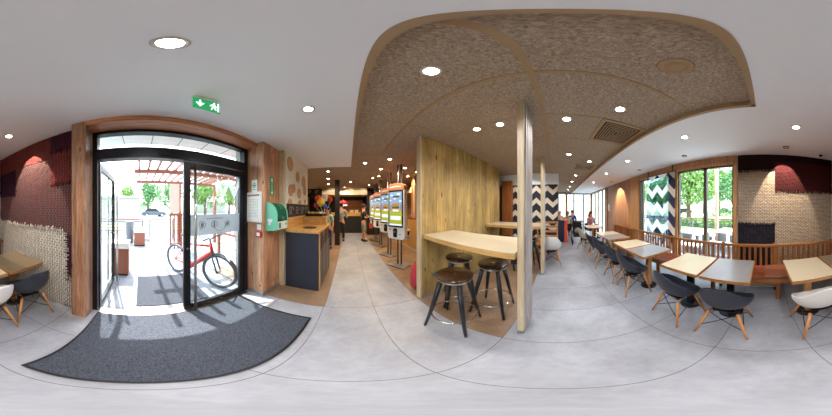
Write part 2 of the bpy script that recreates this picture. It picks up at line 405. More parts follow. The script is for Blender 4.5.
# back side with windows
struct('wall_panel', B(3.95, 6.15, -2.62, -2.5, 0, H), 'panel')
struct('trim_8', B(3.5, 3.95, -2.62, -2.46, 0, H), 'oakv')
struct('wall_head', B(.52, 3.5, -2.62, -2.46, 2.42, H), 'panel')
def window(n, x0, x1, mulls, z0, z1, fm='oakv', pane='glass'):
    fr = MB().box(x0, x0+.07, -2.6, -2.46, z0, z1).box(x1-.07, x1, -2.6, -2.46, z0, z1).box(x0, x1, -2.6, -2.46, z1-.05, z1).box(x0, x1, -2.6, -2.46, z0, z0+.06)
    w = struct('window_%d' % n, fr, fm, bevel=.003)
    mb = MB()
    for m in mulls: mb.box(m-.035, m+.035, -2.57, -2.5, z0+.06, z1-.05)
    mb.box(x0+.07, x0+.1, -2.57, -2.5, z0+.06, z1-.05).box(x1-.1, x1-.07, -2.57, -2.5, z0+.06, z1-.05).box(x0+.07, x1-.07, -2.57, -2.5, z1-.08, z1-.05)
    mb.build('sash', 'bronze', w)
    B(x0+.07, x1-.07, -2.545, -2.535, z0+.06, z1-.05).build('pane', pane, w)
window(1, .52, 1.97, (1.2,), 0, 2.42)
window(2, 1.97, 3.5, (3.3,), 0, 2.42)
window(3, 6.15, XE, (6.5, 7.0, 7.75, 8.4), 0, H)
# far glazed end
w = struct('window_4', MB().box(XE, XE+.12, -2.6, .55, 2.46, H+.1).box(XE, XE+.12, -2.6, .55, 0, .06), 'alu')
mb = MB()
for y in (-.14, -1.25, -1.95, -2.5): mb.box(XE+.02, XE+.1, y-.04, y+.04, .06, 2.46)
mb.build('mullion', 'galv', w)
mb = MB()
for y in (-.72,): mb.box(XE, XE+.12, y-.07, y+.07, .06, 2.46)
mb.build('mullion', 'oakv', w)
B(XE+.05, XE+.06, -2.6, .5, .06, 2.46).build('pane', 'glass', w)
# chevron wall
struct('wall_chevron', B(4.2, 4.4, -.05, 1.42, 0, 2.26), 'chev')
struct('wall_header', B(4.17, 4.42, -.08, 2.4, 2.26, HF), 'ceil')
struct('wall_orange', B(4.05, 4.3, 1.42, 1.75, 0, 2.4), 'orangewood')
struct('wall_partition', B(.975, 3.45, 1.58, 1.68, 0, HF), 'oldoak', bevel=.002)
struct('trim_9', B(.955, .975, 1.575, 1.685, 0, HF), 'oakedge')
struct('baseboard_partition', B(.97, 3.45, 1.57, 1.58, 0, .07), 'alu')
for i, x in enumerate((1.06, 2.70)):
    p = struct('wall_post', B(x, x+.33, .265, .315, 0.05, HF), 'greyslat', bevel=.002)
    mb = MB()
    for k in range(5): mb.box(x+.02+k*.062, x+.055+k*.062, .25, .265, .05, HF)
    mb.build('batten', 'greyslat', p)
    B(x-.012, x, .262, .318, .05, HF).build('edging', 'oakedge', p)
    B(x-.015, x+.335, .26, .32, 0, .05).build('shoe', 'alu', p)

# door set: frame, transom pane, leaves
fr = MB().box(-1.56, -1.46, -.56, -.49, 0, 2.49).box(-1.56, -1.46, 1.46, 1.54, 0, 2.49).box(-1.56, -1.44, -.49, 1.46, 2.08, 2.22).box(-1.56, -1.46, -.49, 1.46, 2.45, 2.49)
df = struct('door_1', fr, 'frame', bevel=.003)
B(-1.515, -1.505, -.49, 1.46, 2.22, 2.45).build('transom_pane', 'glass', df)
B(-1.53, -1.40, -.48, 1.5, 0, .006).build('threshold', 'steel', df)
B(-1.44, -1.425, .2, .52, 2.12, 2.18).build('door_sensor', 'black', df)
def leaf_parts(parent, L, barside, decals):
    """a glazed leaf in its own axes: hinge at 0, runs along +u (local x), inner face towards +y*barside"""
    MB().box(0, .07, -.025, .025, .01, 2.07).box(L-.085, L, -.025, .025, .01, 2.07).box(.07, L-.085, -.025, .025, .01, .1).box(.07, L-.085, -.025, .025, 1.98, 2.07).build('leaf_frame', 'frame', parent, bevel=.003)
    B(.07, L-.085, -.006, .006, .1, 1.98).build('pane', 'glass', parent)
    for s in ((1, -1) if not decals else (barside,)):
        mb = MB().cyl((L-.12, s*.085, .03), (L-.12, s*.085, 2.04), .018)
        for z in (.12, 1.05, 1.95): mb.cyl((L-.12, s*.02, z), (L-.12, s*.085, z), .01)
        mb.build('handle', 'steel', parent, smooth=True)
    mb = MB().cyl((L-.045, barside*.025, 1.0), (L-.045, barside*.032, 1.0), .014); mb.build('lock', 'steel', parent)
def on_leaf(mb): return mb
# right leaf shut: hinge at y=1.46, runs to -y
dr = thing('glass_door', 'dark framed glass door leaf standing shut with frosted band and steel bar', 'door', (-1.5, 1.455, 0), R(-90))
leaf_parts(dr, .95, 1, True)
f = B(.072, .863, .0065, .0085, 1.15, 1.42).build('frosted_band', 'frost', dr)
mb = MB()
for cx, kind in ((.70, 0), (.52, 1), (.30, 2)):
    mb.torus((cx, .0095, 1.285), .045, .004, 'y', 20, 4)
    if kind == 1: mb.torus((cx-.09, .0095, 1.30), .11, .004, 'y', 14, 4, -PI*.95, -PI*.1)
    if kind != 1: mb.ball((cx, .0095, 1.285), .022, .002, .03, 8, 6)
    else: mb.cyl((cx, .0095, 1.25), (cx, .0095, 1.32), .008)
for k in range(9): mb.box(.38+k*.03, .40+k*.03, .0086, .0098, 1.355, 1.368)
mb.build('band_icon', 'galv', f)
def zig(z0, amp, th, x0, x1, per):
    mb = MB(); n = 24
    for i in range(n):
        a, b = x0+(x1-x0)*i/n, x0+(x1-x0)*(i+1)/n
        fz = lambda x: z0+amp*abs(((x-x0)/per) % 1-.5)*2
        mb.add([(a, .008, fz(a)), (b, .008, fz(b-1e-6)), (b, .008, fz(b-1e-6)+th), (a, .008, fz(a)+th), (a, .0095, fz(a)), (b, .0095, fz(b-1e-6)), (b, .0095, fz(b-1e-6)+th), (a, .0095, fz(a)+th)],
               [(0, 1, 2, 3), (4, 5, 6, 7), (0, 1, 5, 4), (3, 2, 6, 7)])
    return mb
zig(1.62, .2, .13, .08, .48, .2).build('chevron_decal', 'whitefilm', dr)
zig(.68, .2, .12, .14, .4, .26).build('chevron_decal', 'whitefilm', dr)
mb = MB()   # the twin-arch mark on the glass
for c in (.585, .475):
    pts = [(c+.055*math.cos(a), .009, 1.50+.16*math.sin(a)) for a in [PI*k/12 for k in range(13)]]
    mb.tube(pts, .009, 6)
mb.build('arch_decal', 'whitepr', dr)
dl = thing('glass_door', 'dark framed glass door leaf swung open outwards beside the paving', 'door', (-1.52, -.50, 0), R(180))
leaf_parts(dl, .95, -1, False)

# entrance mat (sunk) and outside mat
m_ = thing('entrance_mat', 'large dark blue grey entrance mat on the tiles inside the door', 'mat', (0, 0, 0))
B(-1.40, -.395, -.455, 1.295, 0.0005, .012).build('carpet', 'mat', m_)
mb = MB().box(-1.42, -1.40, -.475, 1.315, 0.0005, .014).box(-.395, -.375, -.475, 1.315, .0005, .014).box(-1.4, -.395, -.475, -.455, .0005, .014).box(-1.4, -.395, 1.295, 1.315, .0005, .014)
mb.build('edging', 'black', m_)
tag(B(-2.66, -1.66, -.05, .95, -.0195, -.008).build('doormat', 'outmat'), 'dark ribbed doormat on the paving outside the open door', 'mat')

# ------------------------------------------------------------------ knitted wall hangings
def patch(parent, name, mat, plane, c, u0, u1, v0, v1, depth, fray=''):
    """plane 'x': wall at x=c facing +x, u is y; plane 'y': wall at y=c facing +y, u is x"""
    rnd = random.Random(hash((round(u0, 2), round(v0, 2))) & 0xffff)
    mb = MB(); nu = max(2, int((u1-u0)/.05)); nv = max(2, int((v1-v0)/.05))
    P = lambda u, v, d: (c+d, u, v) if plane == 'x' else (u, c+d, v)
    vs = []
    for j in range(nv+1):
        for i in range(nu+1):
            u = u0+(u1-u0)*i/nu; v = v0+(v1-v0)*j/nv
            if i == 0 and 'l' in fray: u += rnd.uniform(-.012, .012)
            if i == nu and 'r' in fray: u += rnd.uniform(-.012, .012)
            if j == 0 and 'b' in fray: v += rnd.uniform(-.012, .012)
            if j == nv and 't' in fray: v += rnd.uniform(-.012, .012)
            vs.append(P(u, v, depth+rnd.uniform(-.004, .004)))
    k = len(vs)
    fs = [(j*(nu+1)+i, j*(nu+1)+i+1, (j+1)*(nu+1)+i+1, (j+1)*(nu+1)+i) for j in range(nv) for i in range(nu)]
    ring = [i for i in range(nu+1)] + [j*(nu+1)+nu for j in range(1, nv+1)] + [nv*(nu+1)+i for i in range(nu-1, -1, -1)] + [j*(nu+1) for j in range(nv-1, 0, -1)]
    back = []
    for r in ring:
        p = list(vs[r])
        if plane == 'x': p[0] = c+.002
        else: p[1] = c+.002
        back.append(tuple(p))
    n = len(ring)
    vs += back; fs += [(ring[i], ring[(i+1) % n], k+(i+1) % n, k+i) for i in range(n)]
    mb.add(vs, fs)
    def tuft(u, v, du, dv):
        L = rnd.uniform(.025, .07); w = .012
        mb.tube([P(u-du*.01, v-dv*.01, depth), P(u+du*L*.6+rnd.uniform(-.008, .008), v+dv*L*.6+rnd.uniform(-.008, .008), depth+.006), P(u+du*L, v+dv*L, depth-.004)], [w, w*.8, w*.3], 4)
    for ch, du, dv in (('b', 0, -1), ('t', 0, 1)):
        if ch in fray:
            u = u0
            while u < u1: tuft(u, v0 if ch == 'b' else v1, du, dv); u += rnd.uniform(.018, .032)
    for ch, du, dv in (('l', -1, 0), ('r', 1, 0)):
        if ch in fray:
            v = v0
            while v < v1: tuft(u0 if ch == 'l' else u1, v, du, dv); v += rnd.uniform(.018, .032)
    return mb.build(name, mat, parent)
h1 = thing('knitted_wall_hanging', 'red and cream knitted textile covering the wall beside the entrance', 'wall hanging', (0, 0, 0))
h1.location = (-1.42, -1.6, 0)
def lp(*a, **k):
    o = patch(h1, *a, **k); o.matrix_parent_inverse = Matrix.Translation((1.42, 1.6, 0)); return o
c = -1.42
lp('grey_maroon_knit', 'knit_maroon', 'x', c, -2.48, -.73, .5, H-.002, .02)
lp('cream_knit', 'knit_cream', 'x', c, -2.48, -.90, .02, 1.2, .03, 'tr')
lp('cream_knit', 'knit_cream', 'x', c, -.90, -.73, .02, .54, .028, 't')
lp('purple_knit', 'knit_plum', 'x', c, -.875, -.73, .54, 1.16, .026, 'b')
lp('red_knit', 'knit_red', 'x', c, -1.12, -.73, 1.84, 2.30, .028, 'b')
lp('red_knit', 'knit_red', 'x', c, -2.48, -1.12, 2.20, H-.002, .028, '')
lp('purple_knit', 'knit_plum', 'x', c, -1.12, -.73, 2.30, H-.002, .03, 'b')
lp('plum_knit', 'knit_navy', 'x', c, -2.48, -1.95, 1.72, 2.20, .026, 'r')
h2 = thing('knitted_wall_hanging', 'beige, black and wine knitted textile on the wall behind the bench', 'wall hanging', (-.4, -2.5, 0))
def bp(*a, **k):
    o = patch(h2, *a, **k); o.matrix_parent_inverse = Matrix.Translation((.4, 2.5, 0)); return o
c = -2.5
bp('beige_knit', 'knit_beige', 'y', c, -1.38, .50, .3, 2.24, .02)
bp('dark_brown_knit', 'knit_dark', 'y', c, -.20, .50, 2.24, H-.002, .03, 'b')
bp('wine_knit', 'knit_wine', 'y', c, -1.38, -.20, 1.84, 2.4, .032, 'b')
bp('dark_brown_knit', 'knit_dark', 'y', c, -1.38, -.20, 2.4, H-.002, .03, '')
bp('black_knit', 'knit_black', 'y', c, -.20, .50, .3, 1.19, .03, 't')

# ------------------------------------------------------------------ bench
b = thing('slatted_bench', 'long brown slatted wooden bench along the windows and the textile wall', 'bench', (1.8, -2.1, 0))
X0, X1 = -1.36-1.8, 5.05-1.8
mb = MB(); x = X0+.05
while x < X1-.03:
    mb.box(x-.021, x+.021, -.255, -.232, .42, .80); x += .098
mb.build('back_slats', 'benchv', b)
B(X0, X1, -.27, -.21, .79, .84).build('top_rail', 'bench', b, bevel=.006)
mb = MB()
for k in range(6): mb.box(X0, X1, -.215+k*.082, -.215+k*.082+.066, .405, .43)
mb.build('seat_slats', 'redwood', b, bevel=.003)
B(X0, X1, .275, .30, .33, .425).build('front_rail', 'bench', b, bevel=.004)
B(X0, X1, -.23, -.205, .33, .40).build('rear_rail', 'bench', b)
for x in (-1.30, -.19, .75, 1.9, 3.05, 4.0, 5.0):
    MB().box(x-1.8-.03, x-1.8+.03, .235, .29, 0, .405).build('leg', 'benchv', b, bevel=.004)
    MB().box(x-1.8-.03, x-1.8+.03, -.275, -.225, 0, .86).build('leg', 'benchv', b, bevel=.004)
# cushions on the seat
def cushion_at(x, w, label):
    mb = MB().box(-w/2, w/2, -.22, .25, 0, .035); o = mb.build('seat_cushion', 'cushion', None, bevel=.015, seg=3)
    o.location = (x, -2.05, .431); tag(o, label, 'cushion', 'leather pads on the slatted bench'); return o
cushion_at(-.18, .36, 'brown leather seat pad on the bench between the white plastic chair and grey tabletop')
cushion_at(1.36, .30, 'brown leather seat pad on the bench beside the first cream tabletop from the textile wall')
cushion_at(2.66, .34, 'brown leather seat pad on the bench near the chevron printed screen')
r_ = thing('radiator', 'low white finned radiator on the floor under the bench', 'radiator', (.28, -2.14, 0))
mb = MB()
for k in range(5): mb.box(-.5, .5, -.03, .03, .07+k*.05, .095+k*.05)
mb.build('fins', 'whitem', r_)
for x in (-.45, .45): B(x-.02, x+.02, -.025, .025, 0, .30).build('foot', 'black', r_)

# ------------------------------------------------------------------ dining tables
def table(x0, x1, top, label, y0=-1.78, y1=-1.17, ped='oakv'):
    xc, yc = (x0+x1)/2, (y0+y1)/2; w, d = (x1-x0)/2-.008, (y1-y0)/2
    t = thing('dining_table', label, 'table', (xc, yc, 0), 0, 'square tables along the bench')
    B(-w+.008, w-.008, -d+.008, d-.008, .742, .752).build('tabletop', top, t)
    MB().box(-w, w, -d, d, .715, .742).box(-w, -w+.008, -d, d, .742, .752).box(w-.008, w, -d, d, .742, .752).box(-w+.008, w-.008, -d, -d+.008, .742, .752).box(-w+.008, w-.008, d-.008, d, .742, .752).build('edge_band', 'oak', t)
    B(-.04, .04, -.04, .04, .02, .70).build('pedestal', ped, t, bevel=.004)
    MB().box(-.16, .16, -.03, .03, .695, .715).box(-.03, .03, -.2, .2, .695, .715).build('bracket', 'black', t)
    MB().lathe([(.138, 0), (.138, .012), (.12, .018), (.05, .022)], n=28).build('base', 'black', t, smooth=True)
    return t
table(.65, 1.18, 'white_top', 'cream topped square table next to the window mullion, grey table beside it', ped='black')
table(.12, .64, 'grey_top', 'grey topped square table in front of the black knitted patch', ped='black')
table(-.76, -.24, 'white_top', 'cream topped square table with the white plastic chair')
table(-1.30, -.77, 'oak_top', 'brown topped square table in the corner against the cream knitted wall')
table(2.03, 2.58, 'white_top', 'cream topped square table below the chevron printed screen')
table(1.50, 2.02, 'grey_top', 'grey topped square table below the chevron printed screen')
table(3.35, 3.88, 'white_top', 'cream topped square table in front of the wood panelled wall')
table(2.82, 3.34, 'grey_top', 'grey topped square table in front of the pale wooden window post')
table(4.75, 5.6, 'white_top', 'farthest pale table by the glazed end near the pushchair')

# ------------------------------------------------------------------ shell chairs
def shell_mesh():
    n, m = 36, 12; vs = [(0, 0, .405)]
    def rim(a):   # a=0 is the back
        A = abs((math.degrees(a)+180) % 360-180)
        K_ = [(0, .815), (22, .805), (38, .745), (58, .655), (90, .59), (120, .525), (150, .455), (181, .435)]
        for (p, hp), (q_, hq) in zip(K_, K_[1:]):
            if A <= q_: return hp+(hq-hp)*(A-p)/(q_-p)
    for j in range(1, m+1):
        s = j/m
        for i in range(n):
            a = 2*PI*i/n; rx = .255; ry = .25 if math.cos(a) > 0 else .235
            f = math.sin(s*PI/2)**.85; z = .405+(rim(a)-.405)*(s**2.0)
            
            zz = z
            flare = 1+.16*s**3*max(0, math.cos(a))
            vs.append((rx*f*math.copysign(abs(math.sin(a))**.82, math.sin(a))*(1-.10*max(0, math.cos(a))*s), ry*f*math.cos(a)*flare, zz))
    fs = [(0, 1+i, 1+(i+1) % n) for i in range(n)]
    for j in range(m-1):
        a, b = 1+j*n, 1+(j+1)*n; fs += [(a+i, b+i, b+(i+1) % n, a+(i+1) % n) for i in range(n)]
    return MB().add(vs, fs)
def shell_chair(label, mat, loc, rz):
    """back towards local +y"""
    t = thing('shell_chair', label, 'chair', loc, rz, 'plastic shell chairs at the tables')
    s = shell_mesh().build('shell', mat, t, smooth=True)
    so = s.modifiers.new('s', 'SOLIDIFY'); so.thickness = .009; so.offset = 0
    ss = s.modifiers.new('u', 'SUBSURF'); ss.levels = ss.render_levels = 1
    for sx in (-1, 1):
        for sy in (-1, 1):
            MB().tube([(sx*.13, sy*.12, .375), (sx*.175, sy*.165, .2), (sx*.22, sy*.21, 0)], [.016, .015, .010], 10).build('leg', 'dowel', t, smooth=True)
    mb = MB()
    for sy in (-1, 1):
        mb.tube([(-.13, sy*.12, .37), (.19, sy*.18, .14)], .005, 6).tube([(.13, sy*.12, .37), (-.19, sy*.18, .14)], .005, 6)
    for sx in (-1, 1):
        mb.tube([(sx*.13, -.12, .37), (sx*.19, .18, .14)], .005, 6).tube([(sx*.13, .12, .37), (sx*.19, -.18, .14)], .005, 6)
    mb.build('wire_brace', 'black', t)
    B(-.10, .10, -.10, .10, .37, .385).build('mounting_plate', 'black', t)
    return t
C0 = shell_chair('dark shell chair pushed up to the cream table next to the window mullion', 'darkshell', (.90, -1.19, 0), R(-12))
dup(C0, 'dark shell chair at the grey table in front of the black knitted patch', (.345, -1.18, 0), R(0))
dup(C0, 'dark shell chair at the brown topped corner table beside the cream knitted wall', (-1.02, -1.17, 0), R(-12))
dup(C0, 'dark shell chair at the grey table below the chevron printed screen', (1.80, -1.18, 0), R(-10))
dup(C0, 'dark shell chair at the cream table below the chevron printed screen', (2.33, -1.17, 0), R(0))
dup(C0, 'dark shell chair at the grey table in front of the pale wooden window post', (3.05, -1.13, 0), R(-14))
dup(C0, 'dark shell chair at the cream table in front of the wood panelled wall', (3.62, -1.10, 0), R(-6))
w = dup(C0, 'white shell chair at the cream table in front of the textile wall', (-.50, -1.16, 0), R(2)); setkids(w, 'shell', 'whiteshell')
w = dup(C0, 'beige shell chair at the farthest pale table near the pushchair', (4.55, -1.02, 0), R(20)); setkids(w, 'shell', 'beigeshell')
w = dup(C0, 'white shell chair in front of the chevron wall behind the second grey slatted post', (3.36, .12, 0), R(95)); setkids(w, 'shell', 'whiteshell')

# ------------------------------------------------------------------ high tables and stools
def high_table(x0, x1, label):
    t = thing('high_table', label, 'table', ((x0+x1)/2, .95, 0), 0, 'high tables between partition and posts')
    w = (x1-x0)/2; y0, y1 = .325-.95, 1.568-.95
    poly = [(-w, y0+.0), (w, y0), (w, y1), (-w, y1)]
    MB().prism(poly, 'z', 1.118, 1.124).build('tabletop', 'white_top', t)
    MB().prism(poly, 'z', 1.065, 1.118).build('core', 'counterwood', t, bevel=.002)
    MB().box(-.02, .02, y1-.05, y1, 1.0, 1.065).box(-.02, .02, y1-.25, y1, 1.04, 1.065).build('bracket', 'black', t)
    MB().box(-w+.05, -w+.11, y0, y0+.05, 1.0, 1.065).build('bracket', 'black', t)
    return t
high_table(1.0, 1.6, 'high cream topped table fixed between the oak partition and the first slatted post')
high_table(2.66, 3.3, 'high cream topped table further back beside the second slatted post')
def bar_stool(label, loc, rz):
    t = thing('bar_stool', label, 'stool', loc, rz, 'round bar stools')
    MB().lathe([(.02, .775), (.17, .775), (.185, .785), (.185, .800), (.172, .806), (.0001, .802)], n=32).build('seat', 'stoolseat', t, smooth=True)
    MB().lathe([(.16, .755), (.175, .760), (.175, .775), (.16, .775)], n=32).build('seat_rim', 'steel', t, smooth=True)
    for k in range(4):
        a = PI/4+k*PI/2; c, s = math.cos(a), math.sin(a)
        MB().tube([(c*.13, s*.13, .765), (c*.2, s*.2, .45), (c*.285, s*.285, 0)], [.025, .025, .015], 10).build('leg', 'stoolleg', t, smooth=True)
    MB().torus((0, 0, .23), .222, .008, 'z', 40, 8).build('foot_ring', 'chrome', t, smooth=True)
    B(-.012, .012, -.012, .012, .803, .806).build('center_stud', 'chrome', t)
    return t
S0 = bar_stool('round bar stool standing foremost on the seam of grey and brown tiles', (.925, .895, 0), R(17))
dup(S0, 'round bar stool under the high table close to the first slatted post', (1.415, .73, 0), R(4))
dup(S0, 'round bar stool under the high table nearest the oak partition', (1.35, 1.22, 0), R(49))
dup(S0, 'round bar stool at the second high table partly behind the slatted post', (2.98, .62, 0), R(30))
dup(S0, 'round bar stool at the second high table against the oak partition', (2.95, 1.15, 0), R(10))
o = B(1.28, 1.34, 1.553, 1.5795, .42, .48).build('wall_socket', 'galv', None, bevel=.004); tag(o, 'small grey socket low on the oak partition behind the stools', 'socket')
o.location = (-.12, 0, -.02)

# ------------------------------------------------------------------ wooden slatted chair and booth beyond the posts
t = thing('slatted_armchair', 'pale wooden slat back bench seat in front of the black and white chevron wall', 'bench', (3.85, .22, 0))
for x in (-.2, .2):
    for y in (-.25, .35): B(x-.02, x+.02, y-.02, y+.02, 0, 1.08 if x > 0 else .62).build('leg', 'oakv', t)
B(-.2, .2, -.25, .35, .42, .46).build('seat', 'oak', t, bevel=.004)
mb = MB()
for z in (.6, .75, .9, 1.03): mb.box(.185, .215, -.23, .33, z, z+.06)
mb.build('backrest', 'oak', t)
for y in (-.25, .35): B(-.2, .2, y-.02, y+.02, .60, .64).build('armrest', 'oak', t)
t = thing('booth_seat', 'navy high backed booth seat with an orange side beyond the chevron wall', 'seat', (6.0, -.22, 0))
B(-.3, .25, -.12, .14, 0, .45).build('seat', plain('navy_vinyl', '1e2440', .5), t, bevel=.01)
B(-.34, -.26, -.12, .14, 0, .98).build('backrest', bpy.data.materials['navy_vinyl'], t, bevel=.01)
B(-.345, .2, -.26, -.12, 0, .97).build('side_panel', plain('orange_vinyl', 'e2532c', .5), t, bevel=.004)

# ------------------------------------------------------------------ downlights
def lamp_obj(name, loc, energy, size, blend, color, radius=.035, aim=None):
    l = bpy.data.lights.new(name, 'SPOT'); l.energy = energy; l.spot_size = size; l.spot_blend = blend; l.color = color; l.shadow_soft_size = radius
    o = bpy.data.objects.new(name, l); COL.objects.link(o); o.location = loc
    if aim: o.rotation_euler = (Vector(aim)-Vector(loc)).to_track_quat('-Z', 'Y').to_euler()
    return o
def downlight(label, x, y, z, r=.05, ring='ring', bulb='lamp', group='recessed ceiling downlights'):
    t = thing('downlight', label, 'ceiling light', (x, y, z), 0, group)
    MB().lathe([(r*.72, -.001), (r*.74, -.010), (r, -.010), (r*1.06, -.004), (r*1.06, 0), (r*.72, 0)], n=28).build('trim_ring', ring, t, smooth=True)
    MB().lathe([(r*.72, -.004), (r*.5, -.006), (.0001, -.007)], n=24).build('lamp', bulb, t, smooth=True)
    return t
WARM = (1, .86, .68); NEUT = (.97, .97, 1)
D1 = downlight('big bright downlight overhead by the entrance on the white ceiling', -.35, .08, H, .055)
lst = [(-.34, 1.09, 'downlight on the white ceiling between exit sign and brown recess'), (-.36, -1.47, 'lit downlight on the white ceiling in front of the dark knitted wall'),
       (-.96, -1.47, 'downlight on the white ceiling near the red knitted wall'), (1.01, -1.47, 'small pale downlight on the white strip near the recess corner'),
       (2.45, -1.47, 'small pale downlight on the white strip above the grey table'), (3.7, -1.47, 'small pale downlight on the white strip above the cream table by the panelling'), (5.2, -1.5, 'last small downlight on the white strip towards the glazed end')]
for x, y, lb in lst: dup(D1, lb, (x, y, H))
D2 = downlight('dark rimmed downlight close to the ceiling camera and the textile wall', -.35, -2.11, H, .05, 'darkring', 'dimlamp')
for x, lb in ((1.45, 'dark rimmed downlight close to the wooden window head'), (2.9, 'dark rimmed downlight close to the chevron printed screen'), (4.75, 'dark rimmed downlight washing the wood panelled wall'), (6.3, 'dark rimmed downlight beyond the wood panelled wall')):
    dup(D2, lb, (x, -2.1, H))
near = [(.39, .54, 'largest bright downlight in the brown felt recess'), (1.40, -.11, 'downlight in the felt recess beside the strip above the first slatted post'), (1.07, -.56, 'downlight in the felt recess between speaker and square air vent'),
        (1.39, .63, 'downlight in the felt recess above the high table, nearer the post'), (1.36, .93, 'downlight in the felt recess above the high table, nearer the partition')]
for x, y, lb in near: dup(D1, lb, (x, y, HF))
far = [(.89, 2.75), (.4, 3.14), (.9, 3.58), (1.04, 4.42), (1.49, 3.27), (1.99, 3.49), (1.98, 4.09), (.9, 4.77), (.1, 5.6), (-.6, 3.9), (-.75, 4.9), (-.9, 6.0), (-.2, 7.0), (1.0, 6.3)]
for x, y in far: dup(D1, 'small round downlight in the brown felt ceiling above the ordering screens', (x, y, HF), group='downlights above the ordering screens')
far2 = [(2.5, .7), (2.6, -.25), (2.95, -.75), (4.4, -.65), (5.5, -.65), (6.8, -.7), (8.0, -.7), (3.6, .8)]
for x, y in far2: dup(D1, 'small round downlight in the felt ceiling towards the glazed end', (x, y, HF), group='downlights towards the glazed end')
# the light those lamps give
E1 = 18
for x, y, e in [(-.35, .08, 1.2), (-.34, 1.09, 1.2), (-.36, -1.47, 1), (1.01, -1.47, 1), (2.45, -1.47, 1), (3.7, -1.47, 1), (5.2, -1.5, 1)]:
    lamp_obj('downlight_beam', (x, y, H-.02), E1*e, R(150), .6, NEUT)
for x, y in [(.39, .54), (1.40, -.11), (1.39, .63), (2.6, -.25), (2.5, .7), (3.6, .8), (4.4, -.65), (6.8, -.7)]:
    lamp_obj('downlight_beam', (x, y, HF-.02), E1*1.1, R(150), .6, NEUT)
for x, y in [(.89, 2.75), (.9, 4.0), (.9, 5.2), (1.49, 3.27), (1.98, 4.09), (.1, 5.6), (-.75, 4.6), (-.9, 6.0), (-.2, 7.0), (1.0, 6.3)]:
    lamp_obj('downlight_beam', (x, y, HF-.02), E1*1.9, R(150), .6, (1, .78, .54))
for x in (-1.9, -.9, .1, .8): lamp_obj('bulkhead_beam', (x, 6.9, HF-.03), E1*.4, R(130), .5, WARM, .03, (x, 7.3, 1.9))
for x, y, tx, ty, e in [(-.35, -2.14, -.35, -2.67, 55), (-1.02, -1.47, -1.57, -1.47, 45), (4.75, -2.14, 4.75, -2.67, 90)]:
    lamp_obj('wall_washer_beam', (x, y, H-.02), e, R(62), .12, WARM, .015, (tx, ty, 1.54))

# ------------------------------------------------------------------ other ceiling things
t = thing('exit_sign', 'green illuminated emergency exit sign hanging from the white ceiling near the door', 'sign', (-.86, .46, H))
B(-.035, .01, -.10, .10, -.05, 0).build('housing', 'whitem', t, bevel=.008)
B(.022, .028, -.11, .11, -.195, -.05).build('sign_plate', 'exit', t)
mb = MB()   # arrow and running figure
X = .0285
def q(pts):
    mb.prism(pts, 'x', X, X+.002)
q([(-.062, -.075), (-.050, -.075), (-.050, -.12), (-.062, -.12)]); q([(-.09, -.115), (-.022, -.115), (-.056, -.165)])
mb.build('arrow_pictogram', 'exitw', t); mb = MB()
q([(.03, -.17), (.04, -.17), (.055, -.125), (.045, -.12)]); q([(.048, -.13), (.07, -.165), (.08, -.16), (.06, -.12)]); q([(.045, -.09), (.065, -.095), (.06, -.13), (.045, -.13)])
q([(.02, -.12), (.045, -.095), (.05, -.102), (.028, -.128)]); q([(.062, -.10), (.085, -.12), (.08, -.128), (.06, -.112)]); q([(.052, -.07), (.066, -.07), (.066, -.086), (.052, -.086)])
q([(.088, -.065), (.1, -.065), (.1, -.175), (.088, -.175)])
mb.build('running_figure', 'exitw', t)
MB().ball((-.0, .06, -.055), .028, .028, .022).build('lamp_dome', 'glass', t, smooth=True)
t = thing('dome_camera', 'small dark dome security camera on the white ceiling near the corner', 'camera', (-1.02, -2.25, H))
MB().lathe([(.055, 0), (.055, -.02), (.045, -.025), (.045, 0)]).build('housing', 'whitem', t, smooth=True)
MB().ball((0, 0, -.022), .035, .035, .03).build('dome', 'screenblk', t, smooth=True)
t = thing('ceiling_speaker', 'round beige speaker disc in the brown felt recess', 'speaker', (.38, -.48, HF))
MB().lathe([(.05, -.002), (.052, -.008), (.085, -.008), (.09, 0), (.05, 0)], n=36).build('rim', 'trim', t, smooth=True)
MB().lathe([(.052, -.003), (.05, -.006), (.0001, -.006)], n=36).build('cover', 'trim', t, smooth=True)
def vent(label, x0, x1, y0, y1):
    xc, yc = (x0+x1)/2, (y0+y1)/2; w, d = (x1-x0)/2, (y1-y0)/2
    t = thing('air_vent', label, 'vent', (xc, yc, HF), 0, 'square ceiling air vents')
    B(-w+.04, w-.04, -d+.04, d-.04, -.004, 0).build('backing', 'blackp', t)
    MB().box(-w, w, -d, -d+.05, -.012, 0).box(-w, w, d-.05, d, -.012, 0).box(-w, -w+.05, -d+.05, d-.05, -.012, 0).box(w-.05, w, -d+.05, d-.05, -.012, 0).build('frame', 'trim', t)
    mb = MB(); n = 7
    for k in range(1, n):   # concentric square louvres
        a = w-.05-(w-.05)*k/n; c_ = d-.05-(d-.05)*k/n
        for sx in (-1, 1): mb.box(sx*a-.006, sx*a+.006, -c_, c_, -.010, -.0045)
        for sy in (-1, 1): mb.box(-a, a, sy*c_-.006, sy*c_+.006, -.010, -.0045)
    mb.build('louvres', 'trim', t)
vent('large square air vent in the felt recess nearest the slatted post', 1.3, 1.9, -1.055, -.48)
vent('smaller looking square air vent further along the felt recess', 3.15, 3.7, -1.0, -.45)

